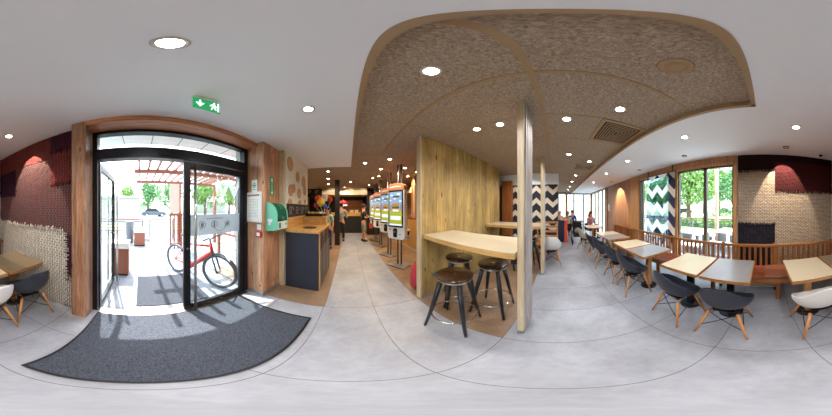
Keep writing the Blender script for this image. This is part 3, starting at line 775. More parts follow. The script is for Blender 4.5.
# ------------------------------------------------------------------ things on the door pillar
t = thing('framed_notice', 'white framed notice sheet on the pine reveal beside the glass door', 'poster', (-1.325, 1.54, 1.515))
B(-.15, .15, -.018, -.001, -.23, .23).build('frame', 'whitem', t, bevel=.003)
B(-.125, .125, -.021, -.018, -.2, .2).build('sheet', 'paper', t)
mb = MB()
mb.box(-.12, .115, -.0225, -.021, .165, .19); mb.build('red_heading', plain('faded_red_print', 'a56350', .7), t)
mb = MB()
for r in range(12):
    for c_ in range(5):
        mb.box(-.1+c_*.042, -.1+c_*.042+random.uniform(.015, .036), -.0222, -.021, .11-r*.024, .118-r*.024)
mb.build('text_lines', plain('grey_print', '9aa79a', .8), t)
t = thing('round_logo_notice', 'small white card with a dark green round emblem above the framed notice', 'sign', (-1.32, 1.54, 1.84))
B(-.055, .055, -.004, -.001, -.095, .095).build('card', 'paper', t)
mb = MB().torus((0, -.005, .01), .032, .005, 'y', 24, 4).ball((0, -.005, .005), .018, .002, .014)
mb.box(-.035, .035, -.006, -.004, -.06, -.052); mb.build('emblem', 'green', t)
t = thing('fire_call_point', 'red fire alarm call point low on the pine reveal', 'alarm', (-1.215, 1.54, 1.11))
B(-.045, .045, -.04, -.001, -.045, .045).build('housing', 'red', t, bevel=.006)
B(-.028, .028, -.043, -.04, -.025, .028).build('white_panel', 'whitem', t)
o = B(-.035, .035, -.012, -.001, -.04, .04).build('white_switch_plate', 'whitem', None, bevel=.004); o.location = (-1.225, 1.54, 1.215); tag(o, 'white square plate just above the red fire alarm call point', 'switch')
t = thing('green_arrow_sign', 'narrow upright green sign with white marks on the pine pillar', 'sign', (-1.15, 1.76, 1.85))
B(.001, .006, -.055, .055, -.155, .155).build('plate', 'green', t)
mb = MB().box(.006, .008, -.02, .02, .09, .13).box(.006, .008, -.03, .03, .07, .085)
for k in range(5): mb.box(.006, .008, -.008, .008, .035-k*.026, .048-k*.026)
mb.prism([(-.03, -.1), (.03, -.1), (0, -.14)], 'x', .006, .008); mb.box(.006, .008, -.01, .01, -.1, -.08)
mb.build('white_marks', 'whitepr', t)
# defibrillator cabinet
t = thing('defibrillator_cabinet', 'green and white defibrillator box with curved top on the pine pillar', 'defibrillator', (-1.15, 1.60, 1.15))
prof = [(0.001, 0), (.19, .03)] + [(.19*math.cos(a)*1.0, .24+.20*math.sin(a)) for a in [PI/2*k/8 for k in range(9)]]
prof = prof[:-1]+[(0.001, .44)]
MB().prism(prof, 'y', 0, .03).build('side_cheek', 'mint', t, bevel=.004)
MB().prism(prof, 'y', .33, .36).build('side_cheek', 'mint', t, bevel=.004)
low = [(0.001, 0), (.185, .03), (.185, .15), (.001, .19)]
MB().prism(low, 'y', .03, .33).build('lower_box', 'whitem', t)
up = [(.001, .19), (.185, .15), (.183, .24)] + [(.18*math.cos(a), .24+.19*math.sin(a)) for a in [PI/2*k/8 for k in range(1, 8)]] + [(.001, .43)]
MB().prism(up, 'y', .03, .33).build('curved_cover', plain('dark_green_cover', '0f5a3c', .15), t, smooth=True)
mb = MB().box(.05, .085, -.003, 0, .10, .135).ball((.095, -.001, .17), .026, .002, .024).ball((.06, -.001, .17), .026, .002, .024)
mb.prism([(.035, .165), (.12, .165), (.078, .11)], 'y', -.003, 0)
mb.build('heart_emblem', 'whitepr', t)
B(.186, .189, .06, .13, .05, .13).build('green_emblem', 'green', t); MB().ball((.188, .29, .1), .002, .022, .022).build('green_button', 'green', t)
MB().ball((.16, .2, .2), .03, .06, .04).build('blue_pouch', plain('blue_fabric', '2f5f8a', .6), t, smooth=True)

# ------------------------------------------------------------------ disc wall, chalkboard, waste station
for i, (y, z, ry, rz) in enumerate([(a_, b_, c_*.8, d_*.95) for a_, b_, c_, d_ in [(2.23, 2.355, .155, .155), (2.60, 2.17, .12, .125), (2.99, 2.125, .14, .155), (2.39, 1.89, .09, .095), (2.69, 1.815, .115, .115), (2.25, 1.835, .115, .12), (3.06, 1.93, .12, .13), (2.85, 2.36, .09, .09), (3.1, 1.66, .06, .06), (2.12, 1.62, .05, .05), (2.5, 1.62, .07, .06)]]):
    if i >= 7 and i != 8: continue
    n = 32; mb = MB().prism([(ry*math.cos(2*PI*k/n), rz*math.sin(2*PI*k/n)) for k in range(n)], 'x', .0005, .012)
    lb = ['largest round oak disc high on the white wall beside the pine pillar', 'round oak disc second in the top row on the white wall', 'round oak disc third in the top row near the end of the white wall',
          'small round oak disc in the middle of the white wall under the largest', 'round oak disc in the middle of the white wall under the second', 'round oak disc low on the white wall nearest the pine pillar', 'round oak disc low near the end of the white wall', '', 'smallest round oak disc just above the chalkboard end'][i]
    o = mb.build('wall_disc', 'disc'); o.location = (-1.05, y, z); tag(o, lb, 'wall decoration', 'oak discs on the white wall')
# half discs resting on the chalkboard
for y, lb in ((2.22, 'half oak disc sitting on the chalkboard edge nearest the pillar'), (2.72, 'half oak disc sitting on the chalkboard edge in the middle')):
    n = 16; o = MB().prism([(.09*math.cos(PI*k/n), .09*math.sin(PI*k/n)) for k in range(n+1)], 'x', .0005, .012).build('wall_disc', 'disc'); o.location = (-1.05, y, 1.585); tag(o, lb, 'wall decoration', 'oak discs on the white wall')
t = thing('chalkboard', 'long low chalkboard with white drawings on the wall above the waste station', 'chalkboard', (-1.05, 2.68, 1.33))
B(.0005, .015, -.6, .6, 0, .25).build('board', 'chalk', t)
B(.0005, .022, -.6, .6, -.02, 0).build('ledge', 'disc', t)
for k in range(4):
    y = -.45+k*.3; mb = MB()
    mb.torus((.017, y, .15), .045, .004, 'x', 14, 4); mb.tube([(.017, y-.05, .06), (.017, y, .09), (.017, y+.06, .05)], .004, 4)
    mb.tube([(.017, y+.08, .2), (.017, y+.14, .17), (.017, y+.1, .12)], .004, 4)
    mb.build('chalk_drawing', 'chalkw', t)
t = thing('waste_station', 'dark blue and oak waste bin cabinet beside the pine pillar', 'bin', (-1.04, 2.02, 0))
B(.005, .58, 0, 1.1, 0, 1.09).build('body', 'dispenser', t, bevel=.003)
B(0, .6, -.02, 1.12, 1.09, 1.13).build('worktop', 'counterwood', t, bevel=.004)
for k in range(3):
    y = .04+k*.36
    d = B(.58, .6, y, y+.3, .06, .80).build('door', 'dispenser', t, bevel=.003)
    B(.6, .605, y+.04, y+.26, .84, 1.0).build('flap', 'black', t)
    B(.58, .6, y-.03, y-.005, .02, 1.08).build('stile', 'oakv', t)
MB().lathe([(.09, 1.1305), (.13, 1.1305), (.13, 1.137), (.09, 1.137)], (.33, .35, 0), 28).build('drop_ring', 'black', t, smooth=True)
B(.0, .012, .02, 1.1, 1.13, 1.3).build('splashback', 'counterwood', t)
t = thing('end_shelf', 'oak upstand box at the far end of the waste station carrying a black tray', 'shelf', (-1.04, 2.9, 1.13))
B(.02, .55, 0, .22, 0.0005, .18).build('box', 'counterwood', t, bevel=.004)
t = thing('black_tray', 'black tray of condiments on the oak upstand', 'tray', (-.78, 3.01, 1.3105))
B(-.2, .2, -.09, .09, 0, .012).build('base', 'black', t)
MB().box(-.2, .2, -.09, -.08, .012, .06).box(-.2, .2, .08, .09, .012, .06).box(-.2, -.19, -.08, .08, .012, .06).box(.19, .2, -.08, .08, .012, .06).build('rim', 'black', t)
for i, (x, cname, cc, lb) in enumerate([(-.14, 'mustard_cup', 'c9a654', 'pale yellow cup in the black tray nearest the wall'), (-.05, 'gold_cup', 'd8ab62', 'golden cup second from the wall in the black tray'), (.05, 'amber_cup', 'b98a3c', 'amber cup third from the wall in the black tray'), (.14, 'cream_cup', 'ddd0a8', 'cream cup in the black tray nearest the aisle')]):
    o = MB().lathe([(.026, 0), (.036, .09), (.033, .09), (.024, .01), (.0001, .01)]).build('paper_cup', plain(cname, cc, .5), None, smooth=True)
    o.location = (-.78+x, 3.01, 1.3235); tag(o, lb, 'cup', 'cups in the black tray')
# balloons on sticks
t = thing('balloon_stand', 'black cylinder stand of balloon sticks behind the waste station', 'stand', (-.62, 3.35, 0))
MB().lathe([(.14, 0), (.14, .02), (.05, .03), (.045, 1.2), (.09, 1.22), (.09, 1.35), (.0001, 1.35)]).build('column', 'black', t, smooth=True)
for i, (x, z, r, nm, cc, lb) in enumerate([(318, 198.5, .085, 'orange_balloon', 'd9512a', 'orange balloon left of the white one'), (324.8, 197.5, .10, 'white_balloon', 'e8ecdc', 'white balloon topmost of the bunch'), (321, 202.5, .095, 'yellow_balloon', 'efc93a', 'yellow balloon in the middle of the bunch'),
        (316.5, 205, .07, 'pink_balloon', 'b93a62', 'magenta balloon low in the bunch'), (330, 199.5, .07, 'red_balloon', 'c8302a', 'red balloon nearest the black column'), (325, 206, .05, 'blue_balloon', '3a62c0', 'small blue balloon at the bottom of the bunch')]):
    th = R((x-416)*360/832)+AL; y = 3.38+(.02, .2, -.2, -.1, .04, -.32)[i]; X_ = y*math.tan(th); rr = math.hypot(X_, y); Z_ = 1.5+rr*math.tan((208-z)/416*PI)
    b_ = thing('balloon', lb, 'balloon', (X_, y, Z_), 0, 'balloons on sticks')
    MB().ball((0, 0, 0), r, r, r*1.1, 18, 12).cyl((0, 0, -r*1.18), (0, 0, -r*1.05), .012, .004).build('skin', plain(nm, cc, .25), b_, smooth=True)
    MB().tube([(0, 0, -r*1.1), ((-.62-X_)*.5, (3.35-y)*.5, (1.3-Z_)*.6), (-.62-X_, 3.35-y, 1.33-Z_)], .003, 5).build('stick', 'whitem', b_)
# ------------------------------------------------------------------ black column, kitchen
struct('wall_column', B(-.53, -.34, 5.16, 5.3, 0, HF), 'blackp')
t = thing('menu_board', 'black hanging menu board with pale lettering above the balloons', 'sign', (-1.75, 6.6, 2.33))
B(-.42, .42, -.03, .03, -.27, .16).build('board', 'blackp', t)
for xx in (-.3, .3): MB().cyl((xx, 0, .16), (xx, 0, HF-2.33), .008).build('hanger', 'black', t)
for c_ in range(2):
    mb = MB()
    for r in range(3): mb.box(-.34+c_*.4, -.34+c_*.4+.22-.05*r, -.034, -.03, .05-r*.06, .075-r*.06)
    mb.build('lettering', 'chalkw', t)
# lit header bulkhead over the service counter
struct('wall_bulkhead', MB().box(-2.6, 1.05, 7.3, 7.45, 2.24, HF).box(-2.6, 1.05, 7.45, 8.6, 2.24, 2.28), 'cream')
struct('trim_10', B(-2.6, 1.05, 7.285, 7.3, 2.50, 2.53), 'galv')
t = thing('service_counter', 'long black service counter with pale oak top under the red lamp', 'counter', (-.8, 8.1, 0))
B(-1.6, 1.75, -.25, .25, 0, 1.02).build('front', 'blackp', t)
B(-1.65, 1.8, -.32, .28, 1.02, 1.22).build('top', 'counterwood', t, bevel=.004)
t = thing('boarded_panel', 'orange oak boarded panel on the wall behind the service counter', 'panel', (0, 8.58, 0))
B(-.55, .95, -.06, 0, 0, 2.0).build('boards', wood('kitchen_boards', 'a3683a', 'c98c58', 'x', 'z', .09), t)
struct('wall_dark_block', B(1.05, 1.75, 7.2, 8.6, 0, 2.4), 'blackp')
for i, (x, lb) in enumerate([(.2, 'plain carton on the counter under the red lamp, nearer the wall panel'), (-.1, 'plain carton on the counter beside the worker')]):
    o = B(-.1, .1, -.08, .08, 0, .16).build('carton', 'cream', None, bevel=.005); o.location = (x+.3, 8.0, 1.221); tag(o, lb, 'box', 'cartons on the service counter')
t = thing('pendant_lamp', 'red dome pendant lamp hanging over the service counter', 'lamp', (-.28, 6.9, 1.66))
MB().lathe([(.23, .0), (.22, .10), (.16, .19), (.06, .24), (.03, .25), (.03, .24), (.15, .17), (.20, .09), (.215, .0)], n=28).build('shade', 'red', t, smooth=True)
MB().lathe([(.22, -.04), (.23, .0), (.2, .0), (.05, -.02)], n=28).build('white_rim', lit('lamp_rim', 'fff0d8', 1.2), t, smooth=True)
MB().cyl((0, 0, .25), (0, 0, HF-1.66), .006).cyl((0, 0, .25), (0, 0, .34), .03, .02).build('cord', 'red', t)

# ------------------------------------------------------------------ pick-up counter behind the kiosks
t = thing('collection_counter', 'orange oak collection counter wall behind the ordering screens', 'counter', (2.15, 2.0, 0))
B(0, .35, -.25, 4.6, 0, 1.13).build('front', 'counterwoodz', t)
B(-.03, .38, -.25, 4.62, 1.13, 1.17).build('top', 'redwood', t, bevel=.004)
B(-.01, 0, -.25, 4.6, 0, .06).build('kickboard', 'oakedge', t)
struct('wall_kitchen', B(3.4, 3.5, 1.68, YE, 0, HF), 'cream')
struct('wall_kitchen_header', B(2.3, 2.5, 1.68, 7.2, 2.1, 2.24), 'cream')
struct('wall_kitchen_post', MB().box(2.2, 2.32, 4.02, 4.14, 1.17, HF), 'trim')
struct('wall_kitchen_post', B(2.2, 2.32, 4.16, 4.27, 1.17, HF), 'orangewood')
t = thing('red_shelving', 'red shelving with cartons behind the collection counter', 'shelves', (2.85, 3.3, 0))
for z in (.5, 1.2, 1.62, 2.0): B(-.15, .2, -.9, 1.0, z, z+.04).build('shelf', 'red', t)
for y in (-.9, .98): B(-.15, .2, y, y+.04, 0, 2.1).build('side_panel', 'orangewood', t)
B(.2, .24, -.9, 1.02, 0, 2.1).build('back_panel', plain('maroon_board', '6b1f1c', .6), t)
rnd = random.Random(11)
cn = [('white', 'ded7c6'), ('tan', 'c08a4c'), ('brown', '7a4a28')]
for i in range(9):
    nm, cc = cn[i % 3]; z = (1.24, 1.66)[i % 2]; y = -.75+i*.19
    m_ = bpy.data.materials.get('carton_'+nm) or plain('carton_'+nm, cc, .7)
    o = B(-.08, .08, -.06, .06, 0, .14+.05*(i % 3)).build('carton', m_); o.location = (2.83, 3.3+y, z+.0005)
    tag(o, '%s carton standing on the red shelving behind the collection counter' % nm, 'box', '%s cartons on the red shelving' % nm)
for (x, y, lb) in ((2.25, 3.55, 'cream cone lamp close to the oak partition end'), (2.25, 4.35, 'cream cone lamp above the kiosk side of the collection counter')):
    t = thing('cone_lamp', lb, 'lamp', (x, y, 2.08), 0, 'cone lamps over the collection counter')
    MB().lathe([(.085, 0), (.07, .03), (.03, .17), (.015, .2), (.0001, .2)]).build('shade', lit('cone_shade', 'f0c070', 1.2), t, smooth=True)
    MB().cyl((0, 0, .2), (0, 0, HF-2.08), .005).build('cord', 'black', t)
t = thing('red_bag', 'red cloth bag on the floor at the end of the oak partition', 'bag', (1.12, 1.95, 0))
MB().lathe([(.07, 0), (.12, .05), (.13, .25), (.10, .42), (.05, .5), (.0001, .5)], n=16).build('body', plain('red_cloth', 'b0303c', .8), t, smooth=True)
MB().torus((0, 0, .5), .05, .008, 'y', 16, 6, 0, PI).build('handle', plain('red_strap', '8f2430', .8), t)

# ------------------------------------------------------------------ kiosks
m_sky = lit('screen_blue', '7193b5', .45); m_sky2 = lit('screen_pale', 'c3d0da', .5); m_lime = lit('screen_lime', '8f9a2c', .45); m_bun = lit('screen_bun', 'a8763c', .4)
m_org = lit('screen_orange', 'a04f30', .4); m_lett = lit('screen_lettuce', '55753a', .4); m_dk = lit('screen_brown', '4c3428', .3)
m_cap = wood('kiosk_cap_wood', 'b06a48', 'd49a7c', 'x')
def kiosk(label, x, y):
    t = thing('order_kiosk', label, 'kiosk', (x, y, 0), math.atan2(-.53, -.85)+PI/2, 'ordering screens on twin poles')
    # local -y is the face
    B(-.25, .25, -.15, .15, .012, .024).build('base_plate', 'alu', t, bevel=.004)
    B(-.255, .255, -.155, .155, 0, .012).build('base_skirt', 'black', t)
    for s in (-1, 1): MB().cyl((s*.055, .05, .02), (s*.055, .05, HF-.002), .021, n=16).build('pole', 'darksteel', t, smooth=True)
    def rr(w, z0, z1, r, n=6):
        pts = []
        for cx, cz, a0 in ((w-r, z0+r, -PI/2), (w-r, z1-r, 0), (-w+r, z1-r, PI/2), (-w+r, z0+r, PI)):
            pts += [(cx+r*math.cos(a0+PI/2*k/n), cz+r*math.sin(a0+PI/2*k/n)) for k in range(n+1)]
        return pts
    MB().prism(rr(.25, .74, 1.97, .06), 'y', -.11, .02).build('body', 'whitem', t, bevel=.01)
    cap = [(-.25, 1.93), (.25, 1.93)] + [(.25*math.cos(a), 1.97+.13*math.sin(a)**.6) for a in [PI*k/16 for k in range(1, 16)]]
    cp = MB().prism(cap, 'y', -.118, .025).build('cap', m_cap, t, bevel=.004)
    mb = MB()
    for k in range(9): mb.box(-.16+k*.036, -.16+k*.036+.024, -.121, -.118, 1.985+.02*(1-abs(k-4)/4), 2.02+.02*(1-abs(k-4)/4))
    mb.build('lettering', 'whitepr', cp)
    b_ = B(-.215, .215, -.122, -.11, 1.04, 1.92).build('bezel', 'screenblk', t, bevel=.003)
    X0_, X1_, Z0_, Z1_ = -.185, .185, 1.08, 1.885
    mb = MB()
    def r(u0, u1, v0, v1, k, d=.001):
        mb.slot(k).box(X0_+(X1_-X0_)*u0, X0_+(X1_-X0_)*u1, -.1225-d, -.122, Z0_+(Z1_-Z0_)*v0, Z0_+(Z1_-Z0_)*v1)
    def e(u, v, a, b2, k, d=.003):
        mb.slot(k).ball((X0_+(X1_-X0_)*u, -.1235, Z0_+(Z1_-Z0_)*v), a, d, b2, 16, 8)
    r(0, 1, 0, 1, 0); r(0, 1, 0, .45, 2, .0015); r(0, 1, 0, .05, 1, .002); r(.1, .92, .17, .29, 1, .002); r(.28, .75, .42, .48, 1, .003)
    for u, v, a in ((.2, .9, .04), (.75, .93, .05), (.1, .75, .03), (.9, .72, .04), (.45, .8, .035)): e(u, v, a, a*.5, 1, .0015)
    for u in (.08, .2, .9): r(u, u+.06, .45, .62, 4, .0015)
    r(.3, .8, .83, .88, 6, .0012)
    e(.52, .62, .11, .045, 3); e(.52, .56, .12, .02, 5, .004); e(.52, .53, .11, .022, 6, .0045); e(.52, .50, .105, .02, 3, .005)
    mb.build('screen', [m_sky, m_sky2, m_lime, m_bun, m_org, m_lett, m_dk], b_)
    MB().prism([(-.045, .80), (.045, .80), (.05, .98), (.03, 1.01), (-.03, 1.01), (-.05, .98)], 'y', -.15, -.11).build('card_reader', 'black', t, bevel=.004)
    MB().ball((.0, -.152, .93), .02, .004, .022).build('reader_mark', 'alu', t)
    MB().cyl((-.17, -.11, .97), (-.17, -.118, .97), .018).build('scanner_eye', 'red', t)
    B(.09, .17, -.113, -.11, .865, .878).build('receipt_slot', 'galv', t)
    return t
K = kiosk('ordering kiosk nearest the oak partition, topped with a wooden cap', 1.2, 3.02)
for y, lb in ((3.88, 'second ordering kiosk along the aisle'), (5.0, 'third ordering kiosk along the aisle'), (5.88, 'fourth ordering kiosk, the farthest, used by the customer in black')):
    dup(K, lb, (1.21, y, 0))
t = thing('hand_gel_dispenser', 'white and blue hand gel dispenser on an arm at the nearest kiosk', 'dispenser', (1.44, 3.0, .72))
B(-.05, .05, -.04, .04, .04, .24).build('body', 'whitem', t, bevel=.012)
B(-.035, .035, -.045, -.04, .1, .19).build('black_window', 'screenblk', t)
MB().lathe([(.045, 0), (.05, .03), (.05, .045), (.0001, .045)]).build('drip_cup', plain('pale_blue', '8fb0d4', .4), t, smooth=True)
B(-.13, -.04, -.01, .015, .1, .13).build('arm', 'whitem', t)

# ------------------------------------------------------------------ chevron printed screen at window 2
t = thing('printed_screen', 'hanging chevron printed screen in white and smoke blue before the window', 'screen', (2.5, -2.42, 0))
B(-.36, .48, -.004, .004, .45, 2.38).build('fabric', 'chevfilm', t)
B(-.56, -.36, -.004, .004, .45, 2.38).build('dark_fabric_edge', 'chevdark', t)
MB().cyl((-.56, 0, 2.39), (.48, 0, 2.39), .012).build('top_tube', 'black', t)
for xx in (-.5, .4): B(xx, xx+.02, -.01, .01, 2.39, 2.56).build('hanger', 'black', t)
o = B(6.15, 6.17, -2.5, -2.485, 1.35, 1.7).build('wall_notice', 'whitem'); o.location = (-.22, 0.0, 0); o.scale = (1, 1, 1)
o.data.vertices.foreach_set('co', [c_ for v in [(5.87+(.14 if i & 1 else 0)+.22, -2.499 + (.012 if i & 2 else 0), 1.35+(.33 if i & 4 else 0)) for i in range(8)] for c_ in v])
tag(o, 'small white notice on the wood panelled wall near the glazed end', 'sign')

# ------------------------------------------------------------------ people
def skin_mesh(verts, edges, radii, root=0, sub=1):
    me = bpy.data.meshes.new('tmp'); me.from_pydata(verts, edges, []); o = bpy.data.objects.new('tmp', me); COL.objects.link(o)
    sk = o.modifiers.new('s', 'SKIN'); sk.use_smooth_shade = True
    for i, r in enumerate(radii):
        r = r if isinstance(r, tuple) else (r, r)
        me.skin_vertices[0].data[i].radius = r
        me.skin_vertices[0].data[i].use_root = (i == root)
    s2 = o.modifiers.new('u', 'SUBSURF'); s2.levels = s2.render_levels = sub
    dg = bpy.context.evaluated_depsgraph_get(); dg.update()
    ev = o.evaluated_get(dg).to_mesh()
    vs = [tuple(v.co) for v in ev.vertices]; fs = [tuple(p.vertices) for p in ev.polygons]
    o.evaluated_get(dg).to_mesh_clear(); bpy.data.objects.remove(o); bpy.data.meshes.remove(me)
    return MB().add(vs, fs)
def person(label, loc, rz, Hh, top, legs, hair, longhair=False, pose='stand', arms=None, shorts=False, shoes='black', female=False, cap=None, sleeves=True):
    """facing local +y"""
    J = dict(pelvis=(0, 0, .52), waist=(0, 0, .60), chest=(0, .0, .74), neck=(0, .0, .835), head=(0, .012, .93), crown=(0, .005, .965),
             hipL=(-.055, 0, .50), hipR=(.055, 0, .50), kneeL=(-.06, .012, .28), kneeR=(.06, .012, .28), ankL=(-.062, -.01, .045), ankR=(.062, -.01, .045),
             shL=(-.105, 0, .80), shR=(.105, 0, .80), elL=(-.135, -.01, .63), elR=(.135, -.01, .63), wrL=(-.14, .03, .49), wrR=(.14, .03, .49))
    if pose == 'sit':
        dz = -.205
        for k in ('pelvis', 'waist', 'chest', 'neck', 'head', 'crown', 'hipL', 'hipR', 'shL', 'shR', 'elL', 'elR', 'wrL', 'wrR'): J[k] = (J[k][0], J[k][1], J[k][2]+dz)
        J['kneeL'] = (-.07, .25, .27); J['kneeR'] = (.07, .25, .27); J['ankL'] = (-.07, .24, .045); J['ankR'] = (.07, .24, .045)
        J['elL'] = (-.14, .04, .40); J['elR'] = (.14, .04, .40); J['wrL'] = (-.09, .19, .40); J['wrR'] = (.09, .19, .40)
    if arms: J.update(arms)
    V_ = lambda k: Vector(J[k])*Hh
    t = thing('person', label, 'person', loc, rz)
    names = ['pelvis', 'waist', 'chest', 'neck', 'head', 'crown', 'hipL', 'kneeL', 'ankL', 'hipR', 'kneeR', 'ankR', 'shL', 'elL', 'wrL', 'shR', 'elR', 'wrR']
    rad = dict(pelvis=.062, waist=.055, chest=.068, neck=.031, head=(.046, .056), crown=.04, hipL=.05, hipR=.05, kneeL=.032, kneeR=.032, ankL=.022, ankR=.022, shL=.032, shR=.032, elL=.022, elR=.022, wrL=.016, wrR=.016)
    ed = [('pelvis', 'waist'), ('waist', 'chest'), ('chest', 'neck'), ('neck', 'head'), ('head', 'crown'), ('pelvis', 'hipL'), ('hipL', 'kneeL'), ('kneeL', 'ankL'), ('pelvis', 'hipR'), ('hipR', 'kneeR'), ('kneeR', 'ankR'), ('chest', 'shL'), ('shL', 'elL'), ('elL', 'wrL'), ('chest', 'shR'), ('shR', 'elR'), ('elR', 'wrR')]
    sc_ = lambda r: tuple(x*Hh for x in r) if isinstance(r, tuple) else r*Hh
    mb = skin_mesh([V_(k) for k in names], [(names.index(a), names.index(b)) for a, b in ed], [sc_(rad[k]) for k in names])
    for s in 'LR':   # hands with five fingers
        w = V_('wr'+s); e = V_('el'+s); d = (w-e).normalized(); side = Vector((1 if s == 'L' else -1, 0, 0)); side = (side-d*side.dot(d)).normalized()
        mb.tube([w-d*.02, w+d*.03, w+d*.085], [.024, .038, .034], 10)
        for k in range(4):
            o_ = side*(-.025+k*.017); L = (.062, .075, .07, .055)[k]; dn = d.cross(side)*(.012)
            mb.tube([w+d*.07+o_, w+d*(.085+L*.5)+o_*1.1+dn, w+d*(.085+L)+o_*1.1+dn*2.4], [.0095, .009, .006], 6)
        mb.tube([w+d*.02+side*.02, w+d*.05+side*.05, w+d*.08+side*.055], [.012, .011, .008], 6)
    hd = V_('head')
    mb.tube([hd+Vector((0, .05, .012))*Hh, hd+Vector((0, .066, -.008))*Hh, hd+Vector((0, .056, -.012))*Hh], [.006*Hh, .009*Hh, .006*Hh], 6)
    for s in (-1, 1): mb.ball(hd+Vector((s*.047, .0, 0))*Hh, .006*Hh, .012*Hh, .017*Hh, 8, 6)
    mb.build('body', 'skin', t, smooth=True)
    for s in (-1, 1): MB().ball(hd+Vector((s*.019, .051, .008))*Hh, .0075*Hh, .005*Hh, .005*Hh, 8, 6).build('eye', 'screenblk', t)
    MB().ball(hd+Vector((0, .053, -.028))*Hh, .016*Hh, .005*Hh, .004*Hh, 8, 6).build('mouth', plain('lips', 'a0524a', .5), t)
    # clothes
    tn = ['pelvis', 'waist', 'chest', 'shL', 'elL', 'shR', 'elR']
    tv = [V_(k) for k in tn]; tv[4] = V_('shL').lerp(V_('elL'), .85 if sleeves else .5); tv[6] = V_('shR').lerp(V_('elR'), .85 if sleeves else .5)
    skin_mesh(tv, [(0, 1), (1, 2), (2, 3), (3, 4), (2, 5), (5, 6)], [sc_(x) for x in (.07, .066, .077, .042, .034, .042, .034)]).build('shirt', top, t, smooth=True)
    k = .95 if not shorts else .85
    ln = [V_('waist').lerp(V_('pelvis'), .6), V_('pelvis'), V_('hipL'), V_('kneeL'), V_('kneeL').lerp(V_('ankL'), .9 if not shorts else .05), V_('hipR'), V_('kneeR'), V_('kneeR').lerp(V_('ankR'), .9 if not shorts else .05)]
    skin_mesh(ln, [(0, 1), (1, 2), (2, 3), (3, 4), (1, 5), (5, 6), (6, 7)], [sc_(x) for x in (.066, .07, .058, .042, .034 if not shorts else .044, .058, .042, .034 if not shorts else .044)]).build('shorts' if shorts else 'trousers', legs, t, smooth=True)
    for s in 'LR':
        a = V_('ank'+s); a.z = 0
        MB().ball(a+Vector((0, .05, .035)), .045, .13, .035, 12, 8).ball(a+Vector((0, -.02, .05)), .04, .05, .05, 10, 8).build('shoe', shoes, t, smooth=True)
    hb = MB().ball(hd+Vector((0, -.012, .018))*Hh, .054*Hh, .058*Hh, .058*Hh, 14, 10)
    if longhair: hb.tube([hd+Vector((0, -.035, 0))*Hh, hd+Vector((0, -.05, -.07))*Hh, hd+Vector((0, -.055, -.17))*Hh], [.045*Hh, .052*Hh, .03*Hh], 12)
    hb.build('hair', hair, t, smooth=True)
    if cap: MB().ball(hd+Vector((0, -.006, .034))*Hh, .06*Hh, .066*Hh, .046*Hh, 14, 8).box(-.04*Hh, .04*Hh, .03*Hh, .1*Hh, hd.z+.03*Hh, hd.z+.036*Hh).build('cap', cap, t, smooth=True)
    return t
C_ = lambda n, c: plain(n, c, .8, bumpy=0)
person('person in a grey shirt and black cap standing at the service counter behind the column', (-.32, 5.9, 0), R(-10), 1.74, C_('grey_shirt', '8f948f'), 'blackp', 'hairb', cap='blackp',
       arms={'elR': (.13, .04, .64), 'wrR': (.12, .16, .62)})
person('person in a black T-shirt and beige shorts tapping the farthest kiosk', (.68, 5.80, 0), R(-75), 1.68, C_('black_tshirt', '121418'), C_('beige_shorts', '8f8872'), 'hairb', shorts=True,
       arms={'elR': (.14, -.02, .64), 'wrR': (.10, .08, .66), 'elL': (-.14, -.02, .64), 'wrL': (-.09, .08, .68)})
person('person in a pale green top standing beyond the balloons', (-.72, 4.7, 0), R(150), 1.55, C_('pale_green_top', '9fb8a4'), C_('blue_jeans', '2c3568'), 'hairb', longhair=True)
t = thing('shoulder_bag', 'red bag hanging beside the customer at the farthest kiosk', 'bag', (.98, 5.62, .62))
B(-.08, .08, -.05, .05, 0, .22).build('pouch', plain('bag_red', 'b8392c', .7), t, bevel=.02)
MB().tube([(-.07, 0, .2), (-.04, 0, .36), (.04, 0, .36), (.07, 0, .2)], .006, 6).build('strap', 'black', t)
person('person in a pale sage shirt seated with back turned beside the navy booth', (6.75, -.57, 0), R(-90), 1.68, C_('sage_shirt', 'b3b79f'), 'blackp', 'hairg', pose='sit')
person('bald person seated farthest behind the navy booth seat', (7.95, -.2, 0), R(90), 1.68, C_('peach_top', 'd8a58a'), 'blackp', 'skin', pose='sit')
person('person in a navy and red top seated beyond the sage shirt', (7.9, -.95, 0), R(90), 1.72, C_('navy_top', '27337a'), 'blackp', 'hairbr', pose='sit')
person('person with long brown hair and a pink top seated near the side glazing', (6.5, -1.72, 0), R(120), 1.68, C_('pink_top', 'b27a86'), 'blackp', 'hairbr', longhair=True, pose='sit')
def cafe_chair(label, x, y, rz):
    t = thing('cafe_chair', label, 'chair', (x, y, 0), rz, 'chairs near the glazed end')
    B(-.2, .2, -.2, .2, .36, .39).build('seat', 'black', t, bevel=.01)
    for sx in (-1, 1):
        for sy in (-1, 1): MB().cyl((sx*.17, sy*.17, 0), (sx*.17, sy*.17, .36), .014, n=8).build('leg', 'oakv', t)
    B(-.2, .2, -.22, -.19, .39, .72).build('backrest', 'black', t, bevel=.01)
    return t
for lb, x, y, r_z in (('black cafe chair under the person in the sage shirt', 6.72, -.57, R(-90)), ('black cafe chair under the bald person', 7.97, -.2, R(90)), ('black cafe chair under the person in the navy top', 7.92, -.95, R(90)), ('black cafe chair under the person with long brown hair', 6.52, -1.71, R(120))):
    cafe_chair(lb, x, y, r_z)
